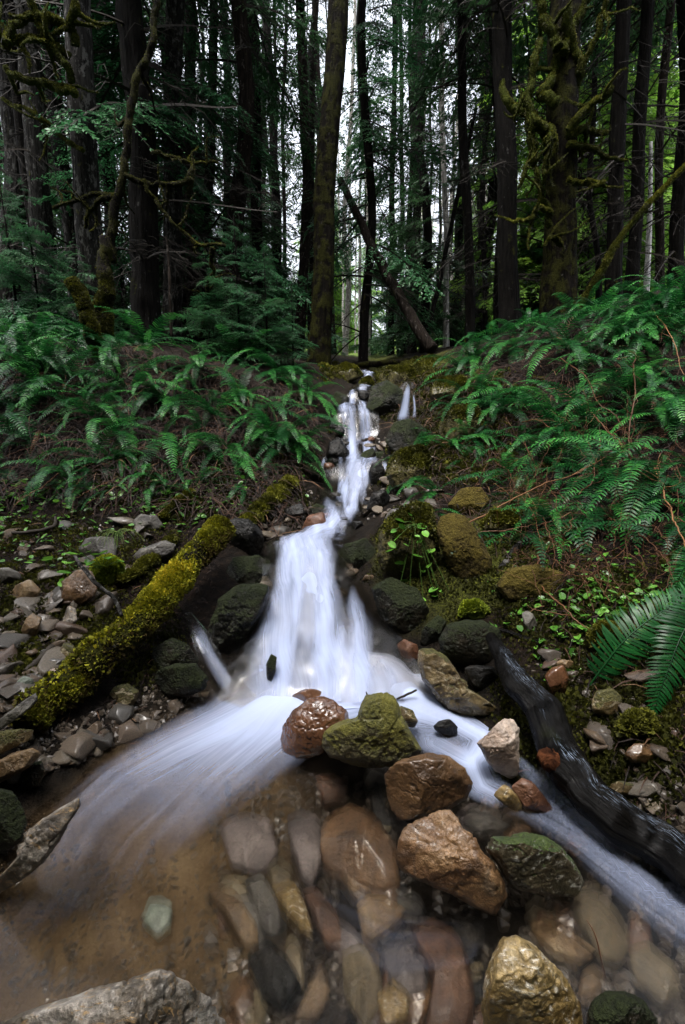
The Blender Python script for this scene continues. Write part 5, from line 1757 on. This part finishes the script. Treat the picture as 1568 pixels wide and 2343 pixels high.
def crown_mesh(seed, H, h0, R0, nb, tmpl, needle, bare=0, bare_h0=.6, top_taper=.75, el=(-30, 12), bark='bark'):
    rs_ = np.random.default_rng(seed)
    b = MB()
    for i in range(nb + bare):
        isb = i >= nb
        t = tmpl[rs_.integers(len(tmpl))] if not isb else BR_BARE[rs_.integers(5)]
        f = rs_.random() if isb else (i + rs_.random()) / nb
        h = (bare_h0 + (h0 + (H - h0) * .25 - bare_h0) * f) if isb else h0 + (H - h0) * f
        g = max(0, (h - h0) / (H - h0))
        L = R0 * (max(.06, 1 - g) ** top_taper) * rs_.uniform(.55, 1.2) * (.75 if isb else 1)
        az = rs_.uniform(0, 2 * math.pi)
        M_ = np.array((Matrix.Rotation(az, 3, 'Z') @ Matrix.Rotation(math.radians(-rs_.uniform(*el)), 3, 'Y') @ Matrix.Rotation(rs_.normal(0, .25), 3, 'X')))
        o_ = np.array([0, 0, h])
        wv, wq, lv, lt = t
        b.add((wv * L) @ M_.T + o_, wq, mat=1, tint=.4)
        if len(lv):
            n = len(lv) // 4
            b.add((lv * L) @ M_.T + o_, np.arange(n * 4).reshape(n, 4), mat=0, tint=np.clip(rs_.normal(.36, .12) + lt + .1 * rs_.normal(), 0, 1))
    return b.mesh('crown', [MT[needle], MT['twig']], smooth=False)


CROWN = {
    'cedar': [crown_mesh(1, 15, 2.2, 2.2, 58, BR_HI, 'needle_blue', 26), crown_mesh(2, 15, 1.6, 2.0, 60, BR_HI, 'needle_blue', 20), crown_mesh(3, 15, 3.0, 2.0, 50, BR_HI, 'needle', 34)],
    'high': [crown_mesh(4, 16, 4.0, 1.8, 40, BR_HI, 'needle', 40), crown_mesh(5, 16, 4.8, 1.7, 38, BR_MD, 'needle', 46)],
    'bare': [crown_mesh(6, 16, 6.5, 1.5, 26, BR_MD, 'needle', 60, .8), crown_mesh(7, 16, 7.5, 1.4, 24, BR_MD, 'needle', 60, .8)],
    'far': [crown_mesh(8, 20, 3.5, 2.3, 54, BR_MD, 'needle', 24), crown_mesh(9, 20, 5.5, 2.1, 46, BR_MD, 'needle', 30), crown_mesh(10, 20, 7.5, 2.1, 42, BR_MD, 'needle', 34)],
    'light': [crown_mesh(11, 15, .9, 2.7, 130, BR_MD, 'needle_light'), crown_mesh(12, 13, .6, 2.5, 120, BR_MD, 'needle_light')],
    'under': [crown_mesh(15, 6, .2, 1.7, 60, BR_MD, 'needle_blue', el=(-20, 20)), crown_mesh(16, 7, .3, 1.9, 64, BR_MD, 'needle', el=(-20, 20))],
    'sapling': [crown_mesh(13, 1.5, .12, .62, 46, BR_HI, 'needle_blue', el=(-10, 30)), crown_mesh(14, 1.3, .1, .6, 40, BR_HI, 'needle_blue', el=(-10, 30))],
}


def trunk_mesh(seed, H, r0, r1, bark, seg=16, n=36, flare=.5, rough=.16):
    rs_ = np.random.default_rng(seed)
    z = H * np.linspace(0, 1, n) ** 1.5
    p = np.stack([.012 * H * fbm(np.stack([z * .35, 0 * z + seed, 0 * z], -1), 2) * ss(0, 3, z), .012 * H * fbm(np.stack([z * .35, 0 * z + seed + 50, 0 * z], -1), 2) * ss(0, 3, z), z - .35], -1)
    r = r0 + (r1 - r0) * z / H + r0 * flare * np.exp(-z / .45)
    b = MB()
    b.tube(p, r, seg, rough=rough, seed=seed, fq=5.0, ridge=.09 if seg > 14 else .0, rf=(4.5, .8))
    return b.mesh('trunk', MT[bark])


ntree = [0]


def tree(ub, vb, ut, Y, wpx, bark, crown, label, cat='tree', name=None, H=16.0, group=None, flare=.5, cs=1.0, vt=8, rough=.16, top_r=.45, group_trunk=None):
    """a tree whose trunk foot shows at (ub, vb) and which crosses the picture's top at ut, standing at distance Y"""
    ntree[0] += 1
    s = ntree[0]
    a, c = at_y(ub, vb, Y), at_y(ut, vt, Y)
    d = (c - a) / np.linalg.norm(c - a)
    gz = ground(a[0], a[1])
    for _ in range(3):
        a = a - d * (a[2] - ground(a[0], a[1])) / d[2]
    r0 = wpx / 2 / FPX * Y / 1.03
    nm = name or {'cedar': 'cedar_tree', 'high': 'fir_tree', 'bare': 'fir_tree', 'far': 'fir_tree', 'light': 'young_conifer', None: 'tree_trunk'}[crown]
    root = thing(nm, label, cat, a, Vector(d).to_track_quat('Z', 'Y').to_euler(), group)
    tm = trunk_mesh(s, H, r0, r0 * top_r, bark, 56 if Y < 10 else 14, 90 if Y < 10 else 24, flare, rough)
    put('trunk', tm, root)
    if crown:
        cm = CROWN[crown][s % len(CROWN[crown])]
        put('crown', cm, root, (0, 0, 0), (0, 0, (s * 2.39) % 6.28), cs)
    return root


# left of the stream
tree(95, 560, 62, 6.6, 42, 'bark_grey', 'high', 'light grey mottled trunk near the top left corner behind mossy boughs')
tree(14, 520, 12, 7.4, 46, 'bark_grey', 'high', 'dim mottled trunk cut by the left edge')
tree(75, 520, 30, 7.0, 18, 'bark', 'bare', 'thin black trunk leaning left beside the light grey mottled one')
mapl = tree(212, 640, 160, 5.6, 52, 'bark_grey', None, 'dark mottled trunk with crooked mossy boughs, left of the big cedar', name='maple_tree')
tree(172, 640, 138, 7.6, 30, 'bark_grey', 'bare', 'pale grey trunk half hidden behind the dark mottled one')
tree(335, 700, 305, 6.4, 56, 'bark', 'cedar', 'stout dark cedar with broad foot and sprays hanging before it', flare=.9, rough=.3)
tree(395, 690, 405, 7.4, 40, 'bark_grey', 'cedar', 'mottled straight trunk just right of the stout dark cedar')
tree(440, 700, 452, 8.6, 24, 'bark_mid', 'high', 'slim brownish trunk second to the right of the stout dark cedar')
tree(470, 700, 497, 9.4, 20, 'bark', 'cedar', 'slim leaning trunk with hanging sprays between two straight ones on the left', cs=.9)
tree(523, 735, 556, 7.6, 36, 'bark_mid', 'high', 'tall straight brown trunk left of the bright sky gap')
tree(684, 715, 696, 9.2, 23, 'bark_mid', 'bare', 'straight brown-grey trunk left of the central mossy one', cs=.75)
tree(714, 715, 723, 10.5, 14, 'bark_mid', 'bare', 'thin trunk close against the left of the central mossy one', cs=.7)
tree(733, 750, 778, 7.0, 46, 'bark_moss', None, 'big mossy trunk in the centre, leaning right toward the top', flare=.35)
tree(606, 720, 604, 13.0, 11, 'bark', 'bare', 'thin pole trunk standing in the bright gap left of centre', cs=.7)
tree(655, 720, 650, 14.0, 9, 'bark', 'bare', 'thinnest pole trunk in the bright gap left of centre', cs=.7)
tree(575, 730, 585, 15.0, 12, 'bark', 'far', 'thin dark trunk at the left rim of the bright gap', cs=.8)
tree(265, 690, 262, 9.5, 26, 'bark', 'cedar', 'dark trunk hidden in foliage left of the stout dark cedar')
tree(118, 600, 112, 11.0, 20, 'bark_mid', 'cedar', 'dim trunk between the grey mottled and the dark mottled ones')
# middle and right
tree(832, 815, 846, 9.0, 20, 'bark', 'cedar', 'dark slim trunk right of the stream top, wrapped in foliage', cs=.95)
tree(1021, 765, 1008, 11.0, 13, 'bark_pale', 'bare', 'thin light brown pole in the middle of the right half', cs=.75)
tree(1076, 770, 1068, 8.6, 20, 'bark', 'high', 'dark straight trunk left of the pair at the right', cs=.9)
tree(1142, 755, 1132, 8.8, 22, 'bark', 'high', 'dark trunk close behind the thick straight one on the right')
tree(1168, 765, 1160, 6.9, 42, 'bark', 'high', 'thick straight dark trunk left of the mossy maple', flare=.6)
tree(1108, 760, 1104, 12.0, 11, 'bark', 'bare', 'thin dark pole between two dark trunks on the right')
tree(1050, 765, 1052, 14.0, 11, 'bark', 'far', 'slim pole left of the dark straight trunk on the right', cs=.8)
tree(940, 790, 948, 13.5, 14, 'bark', 'cedar', 'slender cedar behind the leaning log, full of sprays', cs=.95)
tree(895, 800, 900, 15.5, 14, 'bark', 'far', 'slender tree filling the middle distance right of the stream top', cs=.9)
maple = tree(1278, 745, 1286, 6.3, 62, 'bark_moss', None, 'huge mossy maple with many crooked moss-clad boughs on the right', name='maple_tree', flare=.7, rough=.22, top_r=.5)
tree(1403, 705, 1447, 6.6, 30, 'bark', 'high', 'straight dark trunk leaning right, third from the right edge')
tree(1441, 700, 1480, 7.0, 25, 'bark', 'high', 'straight dark trunk beside the white snag')
tree(1509, 690, 1522, 9.0, 17, 'bark_mid', 'high', 'slender grey-brown trunk right of the white snag')
tree(1546, 690, 1556, 7.2, 28, 'bark', 'high', 'dark trunk cut by the right edge')
tree(1368, 700, 1374, 9.8, 12, 'bark', 'high', 'thin dark trunk between the maple and the leaning pair')
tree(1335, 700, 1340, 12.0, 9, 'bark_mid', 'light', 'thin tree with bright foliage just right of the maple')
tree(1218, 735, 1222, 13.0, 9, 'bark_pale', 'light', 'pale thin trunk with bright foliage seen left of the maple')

# white snag
rt = thing('dead_snag', 'bare white dead trunk standing out against bright green at the right', 'tree', (0, 0, 0))
a, c = at_y(1478, 690, 9.5), at_y(1490, 325, 9.5)
rt.location = a
sb = MB()
sb.tube(smooth_path([np.zeros(3), (c - a) * .5 + np.array([.02, 0, 0]), c - a], 24), np.linspace(.06, .028, 24), 10, rough=.15, fq=6)
MT['bark_white'] = bark_mat('bark_bleached', (.3, .29, .28), (.72, .7, .68), .0, .1)
sb.build('trunk', MT['bark_white'], rt)
rs = np.random.default_rng(4)
for i in range(7):
    z = rs.uniform(.25, .95)
    q = (c - a) * z
    d = np.array([rs.choice([-1, 1]) * 1.0, rs.normal(0, .4), rs.uniform(-.1, .5)])
    l = rs.uniform(.12, .4)
    m = MB()
    m.tube(smooth_path([q, q + d * l * .5, q + d * l + np.array([0, 0, -.06])], 8), np.linspace(.009, .003, 8), 5)
    m.build('branch', MT['bark_pale'], rt)


def limbs(root, lst, Y, mat, seed, moss_n=0, jit=.12, dark='moss_dark', size=.03):
    """crooked boughs of a tree, each a part"""
    inv = root.matrix_basis.inverted()
    rs_ = np.random.default_rng(seed)
    for i, (pix, r0, r1) in enumerate(lst):
        dy = rs_.normal(0, .25)
        pts = [at_y(u, v, Y + dy * k / max(1, len(pix) - 1) - .05) for k, (u, v) in enumerate(pix)]
        pts = np.array([list(inv @ Vector(p)) for p in pts])
        n = 10 * len(pix)
        p = smooth_path(pts, n)
        sc_ = Y / FPX
        wob = np.stack([fbm(np.stack([np.arange(n) * .16, np.full(n, seed * 3.3 + i * 5.1 + c), np.zeros(n)], -1), 3) for c in range(3)], -1)
        p = p + wob * jit * ss(0, .2, np.linspace(0, 1, n))[:, None]
        b = MB()
        b.tube(p, np.linspace(r0, r1, n) * sc_ * (1 + .25 * fbm(np.stack([np.arange(n) * .5, np.full(n, i + .5), np.zeros(n)], -1), 2)), 9, rough=.3, seed=i + seed, fq=14)
        for k in range(3):                                   # side twigs
            j = rs_.integers(n // 3, n)
            d = rs_.normal(size=3)
            d /= np.linalg.norm(d)
            q = [p[j]]
            for _ in range(6):
                d = d + rs_.normal(size=3) * .3 + np.array([0, 0, .08])
                d /= np.linalg.norm(d)
                q.append(q[-1] + d * rs_.uniform(.03, .09))
            b.tube(np.array(q), np.linspace(r1, r1 * .25, 7) * sc_ * .8, 5)
        o_ = b.build('bough', MT[mat], root)
        if moss_n:
            tufts(o_, moss_n, size, dark, i, -.5, 0, 6, .45, .7, .15)


bpy.context.view_layer.update()
limbs(maple, [
    ([(1262, 330), (1249, 300), (1224, 280), (1209, 255), (1174, 240), (1154, 215), (1147, 188)], 13, 5),
    ([(1249, 300), (1214, 270), (1209, 225), (1224, 150), (1234, 90)], 9, 6),
    ([(1275, 240), (1240, 212), (1259, 185), (1280, 110), (1290, 20)], 11, 7),
    ([(1219, 280), (1219, 340), (1204, 385), (1184, 430)], 9, 3),
    ([(1300, 300), (1339, 255), (1379, 225), (1404, 195)], 8, 4),
    ([(1300, 310), (1330, 298), (1360, 302), (1390, 305)], 7, 4),
    ([(1300, 330), (1359, 340), (1394, 360), (1432, 366)], 6, 2),
    ([(1300, 410), (1344, 425), (1382, 420)], 5, 3),
    ([(1295, 20), (1309, 100), (1324, 165), (1314, 225), (1288, 285)], 9, 6),
    ([(1324, 170), (1359, 100), (1375, 40), (1385, -40)], 5, 3),
    ([(1278, 110), (1262, 70), (1245, 35), (1222, -10)], 9, 6),
    ([(1258, 520), (1249, 480), (1234, 435), (1224, 370), (1232, 330)], 6, 4),
    ([(1262, 490), (1244, 475), (1214, 495), (1182, 512)], 5, 3),
    ([(1290, 120), (1310, 60), (1340, 10), (1370, -50)], 8, 5),
    ([(1270, 330), (1252, 370), (1248, 420)], 7, 3),
    ([(1285, 560), (1262, 540), (1245, 560)], 5, 2),
], 6.0, 'bark_green', 3, 5000, .05, 'moss_dark', .010)
limbs(mapl, [
    ([(150, 60), (125, 48), (70, 45), (30, 65), (8, 100)], 7, 6),
    ([(160, 130), (130, 108), (95, 88), (40, 90), (5, 112)], 6, 6),
    ([(175, 215), (145, 205), (100, 185), (40, 175), (8, 150)], 7, 5),
    ([(165, 190), (155, 160), (120, 110), (90, 55), (68, 5)], 7, 6),
    ([(190, 345), (160, 325), (115, 290), (60, 250), (8, 222)], 4, 3),
    ([(172, 105), (165, 60), (176, 5)], 7, 6),
], 5.2, 'bark_green', 9, 4500, .04, 'moss_dark', .009)

# mossy crooked stems on the left
vm = thing('vine_maple', 'slender crooked mossy vine maple rising from the snag before the stout cedar', 'tree', at_y(255, 560, 5.0))
bpy.context.view_layer.update()
limbs(vm, [
    ([(258, 600), (255, 530), (272, 450), (285, 375), (300, 280), (320, 175), (345, 100), (362, 0)], 9, 6),
    ([(272, 448), (230, 446), (195, 452), (125, 474)], 5, 3),
    ([(268, 455), (235, 455), (205, 480), (193, 520)], 5, 3),
    ([(285, 400), (335, 420), (400, 424), (436, 414), (430, 445)], 5, 5),
    ([(330, 410), (350, 460), (400, 510), (450, 555), (520, 566)], 3, 3),
    ([(486, 566), (485, 600), (484, 640), (470, 680), (458, 770)], 4, 3),
    ([(350, 350), (380, 360), (440, 366), (500, 375)], 4, 2),
], 5.0, 'bark_moss', 21, 2600, .04, 'moss_dark', .008)
o = wood('snag', 'mossy upright broken snag behind the leaning mossy stump', 'snag', P3D([(240, 800, 4.6), (237, 700, 4.65), (238, 620, 4.7), (242, 542, 4.75)]), [.085, .07, .065, .05], 'bark_moss', 18, 50, .3, 31)
tufts(o, 14000, .010, 'moss_dark', 7, -.3, 3, 8, .5, .7, .2)
o = wood('stump', 'short mossy stump leaning left at the top of the left bank', 'stump', P3D([(234, 845, 4.1), (212, 765, 4.1), (187, 690, 4.12), (165, 645, 4.15)]), [.055, .06, .055, .05], 'bark_moss', 16, 40, .25, 32)
tufts(o, 14000, .010, 'moss_dark', 8, -.4, 0, 8, .58, .7, .2)
wood('dead_sapling', 'thin reddish dead sapling standing right of the stout cedar', 'stem', P3D([(392, 775, 4.9), (389, 650, 4.95), (386, 590, 5.0), (380, 540, 5.0)]), [.018, .014, .013, .01], 'bark_mid', 8, 30, .25, 33)
# leaning trunks
wood('leaning_log', 'bare fallen trunk leaning left above the head of the stream', 'log', P3D([(985, 800, 7.8), (910, 670, 8.3), (850, 560, 8.8), (780, 410, 9.4)]), [.1, .085, .075, .06], 'bark_mid', 14, 50, .12, 34)
wood('leaning_log', 'thin dark trunk leaning right of the bare fallen one', 'log', P3D([(980, 760, 9.5), (1018, 590, 9.5), (1052, 425, 9.5), (1090, 250, 9.5)]), [.05, .045, .04, .03], 'bark', 10, 40, .1, 35)
o = wood('leaning_branch', 'long mossy bough slanting up to the right edge behind the maple', 'branch', P3D([(1316, 715, 6.2), (1380, 610, 6.2), (1440, 520, 6.2), (1500, 450, 6.2), (1600, 350, 6.2)]), [.04, .04, .035, .032, .03], 'bark_green', 12, 60, .2, 36)
tufts(o, 12000, .011, 'moss_dark', 9, -.3, 0, 6, .55, .7, .2)
wood('fallen_log', 'dark log bridging the gully behind the head of the stream', 'log', P3D([(790, 838, 8.5), (870, 832, 8.4), (1000, 818, 8.2)]), [.05, .05, .04], 'bark_moss', 10, 30, .2, 37)
wood('fallen_branch', 'long dead branch lying down the slope right of the stream top', 'branch', P3D([(890, 865, 6.2), (950, 845, 6.4), (1010, 818, 6.8)]), [.018, .022, .02], 'twig', 8, 20, .2, 38)

# young conifers among the ferns
for i, (u, v, s, lab) in enumerate([
        (90, 690, 1.0, 'young hemlock with drooping sprays at the left edge above the ferns'), (190, 720, .8, 'small hemlock before the mossy snag'),
        (610, 745, .85, 'bright-tipped young cedar on the brow of the left bank'), (670, 770, .6, 'smallest young cedar beside the central mossy trunk'),
        (30, 620, 1.1, 'dusky young hemlock high at the left edge'), (480, 745, .8, 'young cedar below the hanging mossy stem'),
        (545, 700, 1.0, 'spreading young cedar before the tall straight brown trunk')]):
    P, t = hit(u, v + 40)
    if t > 9:
        P = at_y(u, v + 30, 5.2)
        P[2] = ground(P[0], P[1])
    r_ = thing('young_conifer', lab, 'young tree', P)
    tb = MB()
    tb.tube(np.array([[0, 0, -.05], [.01, 0, .6], [0, .01, 1.4]]), [.014, .01, .004], 7)
    put('trunk', tb.mesh('trunk', MT['bark']), r_, scale=s)
    put('crown', CROWN['sapling'][i % 2], r_, rot=(0, 0, i * 1.3), scale=s)

# the forest behind: every tree its own thing
fr = random.Random(6)
FT = {}
for k in range(5):
    FT['bark', k] = trunk_mesh(500 + k, 20, .13, .05, 'bark', 10, 18, .3)
    FT['bark_mid', k] = trunk_mesh(510 + k, 20, .13, .05, 'bark_mid', 10, 18, .3)
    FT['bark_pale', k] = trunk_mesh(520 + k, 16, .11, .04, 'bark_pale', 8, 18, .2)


def back_tree(x, y, crown, bark, s, label, group, name):
    z = ground(x, y)
    r_ = thing(name, label, 'tree', (x, y, z), (fr.gauss(0, .02), fr.gauss(0, .02), fr.uniform(0, 6.28)), group)
    put('trunk', FT[bark, fr.randrange(5)], r_, scale=(s * fr.uniform(.6, 1.3),) * 2 + (s,))
    if crown:
        put('crown', CROWN[crown][fr.randrange(len(CROWN[crown]))], r_, rot=(0, 0, fr.uniform(0, 6.28)), scale=s)


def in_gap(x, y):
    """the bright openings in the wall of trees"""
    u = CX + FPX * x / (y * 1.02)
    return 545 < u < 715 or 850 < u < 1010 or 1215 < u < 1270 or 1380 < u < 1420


n = 0
while n < 23:
    y = fr.uniform(11, 26)
    x = fr.uniform(-.82, .82) * y
    if in_gap(x, y) or abs(x - .3) < .6:
        continue
    u = CX + FPX * x / (y * 1.02)
    if u < 760:
        back_tree(x, y, 'far', 'bark', fr.uniform(.75, 1.0), 'dim dark conifer in the depth of the forest on the left', 'dark conifers deep in the left forest', 'fir_tree')
    else:
        back_tree(x, y, fr.choice(['far', 'bare']), fr.choice(['bark', 'bark_mid']), fr.uniform(.7, .95), 'slim dark conifer in the middle distance on the right', 'conifers in the right middle distance', 'fir_tree')
    n += 1
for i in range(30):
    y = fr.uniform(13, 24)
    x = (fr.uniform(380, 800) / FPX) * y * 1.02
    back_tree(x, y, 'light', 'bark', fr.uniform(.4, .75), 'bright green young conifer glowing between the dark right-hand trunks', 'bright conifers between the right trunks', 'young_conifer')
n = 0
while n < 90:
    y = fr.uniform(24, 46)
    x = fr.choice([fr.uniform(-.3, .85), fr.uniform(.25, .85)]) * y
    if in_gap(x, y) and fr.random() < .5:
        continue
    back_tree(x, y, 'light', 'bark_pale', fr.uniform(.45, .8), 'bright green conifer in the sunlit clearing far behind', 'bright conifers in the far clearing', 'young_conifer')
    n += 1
for i in range(8):
    y = fr.uniform(13, 24)
    x = (fr.choice([fr.uniform(90, 300), fr.uniform(230, 420)]) / FPX) * y * 1.02
    back_tree(x, y, None, 'bark', fr.uniform(.7, .9), 'thin dark bare pole crossing the pale gap behind the stream top', 'dark poles in the pale gaps', 'tree_trunk')
for i in range(26):
    y = fr.uniform(8.5, 17)
    x = (fr.uniform(-760, -40) / FPX) * y * 1.02
    back_tree(x, y, 'under', 'bark', fr.uniform(.55, 1.0), 'low bushy conifer filling the dark gaps between the left-hand trunks', 'understory conifers behind the left trunks', 'young_conifer')
for i in range(16):
    y = fr.uniform(11, 22)
    x = (fr.choice([fr.uniform(-190, -20), fr.uniform(70, 420)]) / FPX) * y * 1.02
    back_tree(x, y, 'under', 'bark', fr.uniform(.5, 1.0), 'low dark conifer between the thin poles behind the stream top', 'understory conifers behind the stream top', 'young_conifer')
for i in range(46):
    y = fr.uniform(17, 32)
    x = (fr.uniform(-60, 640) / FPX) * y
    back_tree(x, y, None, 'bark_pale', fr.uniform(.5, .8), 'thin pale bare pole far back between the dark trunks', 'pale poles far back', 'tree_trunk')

# trees added out of view around the viewer, one mass, to shade the gully
SB = MB()
rs = np.random.default_rng(12)
for i in range(60):
    a = rs.uniform(math.radians(150), math.radians(390))         # behind and to the sides, never in view
    r0 = rs.uniform(3.6, 9)
    cx, cy = r0 * math.cos(a), r0 * math.sin(a) - .6
    if cy > .55 * abs(cx) - 2.0:
        continue
    gz = float(T(np.array([np.clip(cx, -6, 6)]), np.array([max(cy, -3.0)]))[0])
    H = 15.0
    SB.tube(np.array([[cx, cy, gz - .5], [cx, cy, gz + H]]), [.22, .05], 10, mat=1)
    for k in range(90):
        wv, wq, lv, lt = BR_LO[rs.integers(4)]
        h = 1.5 + (H - 1.5) * k / 90
        L = 2.6 * max(.08, 1 - h / H) ** .7 * rs.uniform(.6, 1.2)
        M_ = np.array(Matrix.Rotation(rs.uniform(0, 6.28), 3, 'Z') @ Matrix.Rotation(math.radians(rs.uniform(-10, 25)), 3, 'Y'))
        n_ = len(lv) // 4
        SB.add((lv * L) @ M_.T + np.array([cx, cy, gz + h]), np.arange(n_ * 4).reshape(n_, 4), mat=0, tint=np.clip(rs.normal(.4, .1) + lt, 0, 1))
tag(SB.build('added_shade_wood', [MT['needle'], MT['bark']], smooth=False), 'unseen evergreen wood added around the gully to shade it', 'wood', kind='stuff')

GM = MB()
rs = np.random.default_rng(55)


def ground_moss(n, pick, size, tint0):
    rr = random.Random(n)
    base = []
    for _ in range(n // 60):
        u, v = pick(rr)
        P, t = hit(u, v)
        if t < 9 and not (np.interp(P[1], EY, EL) - .05 < P[0] < np.interp(P[1], EY, ER) + .05):
            base.append(P)
    base = np.array(base)
    k = rs.integers(0, len(base), n)
    rad = np.abs(rs.normal(0, .045, n)) + .01
    a = rs.uniform(0, 6.28, n)
    x = base[k, 0] + rad * np.cos(a)
    y = base[k, 1] + rad * np.sin(a)
    z = T(x, y)
    h = size * rs.uniform(.5, 1.6, n) * np.clip(1.3 - rad / .13, .2, 1.3)
    d = np.stack([rs.normal(0, .5, n), rs.normal(-.2, .5, n), np.ones(n)], -1)
    d /= np.linalg.norm(d, axis=1)[:, None]
    sd = np.cross(d, rs.normal(size=(n, 3)))
    sd /= np.linalg.norm(sd, axis=1)[:, None] + 1e-9
    p = np.stack([x, y, z + .012 * np.clip(1 - rad / .1, 0, 1)], -1)
    hh = h[:, None]
    V = np.stack([p - sd * hh * .3, p + d * hh * .5 + sd * hh * .42, p + d * hh, p + d * hh * .5 - sd * hh * .4], 1).reshape(-1, 3)
    ti = np.clip(tint0 + .3 * fbm(p * 4, 3) + .14 * rs.normal(size=n), 0, 1)
    GM.add(V, np.arange(n * 4).reshape(n, 4), tint=np.repeat(ti, 4))


ground_moss(26000, lambda r: (r.gauss(1010, 90), r.uniform(850, 1110)), .02, .45)
ground_moss(6000, lambda r: (r.uniform(850, 1200), r.uniform(1110, 1440)), .012, .3)
ground_moss(22000, lambda r: (r.uniform(1150, 1560), r.uniform(1280, 1850)), .011, .42)
ground_moss(16000, lambda r: (r.uniform(0, 420), r.uniform(1180, 1560)), .011, .45)
ground_moss(12000, lambda r: (r.uniform(740, 1000), r.uniform(815, 880)), .025, .6)
ground_moss(12000, lambda r: (r.uniform(200, 720), r.uniform(1000, 1200)), .015, .35)
tag(GM.build('ground_moss', MT['moss_dark'], smooth=False), 'cushions of dark moss over the soil and stones of both banks', 'moss', kind='stuff')

# the same undergrowth carried on past both sides of the view
UG = MB()
rs = np.random.default_rng(31)
base_f = [frond(arch(el, be, 1, 14, sd), .11, 22, 70 + i, .45) for i, (el, be, sd) in enumerate([(60, 100, .1), (40, 95, -.2), (20, 80, .2)])]
for i in range(150):
    sgn = 1 if i % 3 else -1
    y = rs.uniform(-.5, 2.8)
    x = sgn * (.74 * max(y, .1) + .22 + rs.exponential(.55))
    z = ground(x, y)
    for k in range(7):
        f_ = base_f[rs.integers(3)]
        M_ = np.array(Euler((rs.uniform(-.3, .3), rs.uniform(-.2, .3), math.radians(rs.uniform(0, 360)))).to_matrix()) * rs.uniform(.28, .52)
        v_ = np.concatenate(f_.v) @ M_.T + np.array([x, y, z])
        if (np.abs(v_[:, 0]) < .745 * np.maximum(v_[:, 1], 0) + .15).any():
            continue
        UG.add(v_, np.concatenate(f_.q), np.concatenate(f_.t), tint=np.concatenate(f_.a))
tag(UG.build('undergrowth', MT['fern']), 'fern undergrowth running on beyond both edges of the view', 'undergrowth', kind='stuff')
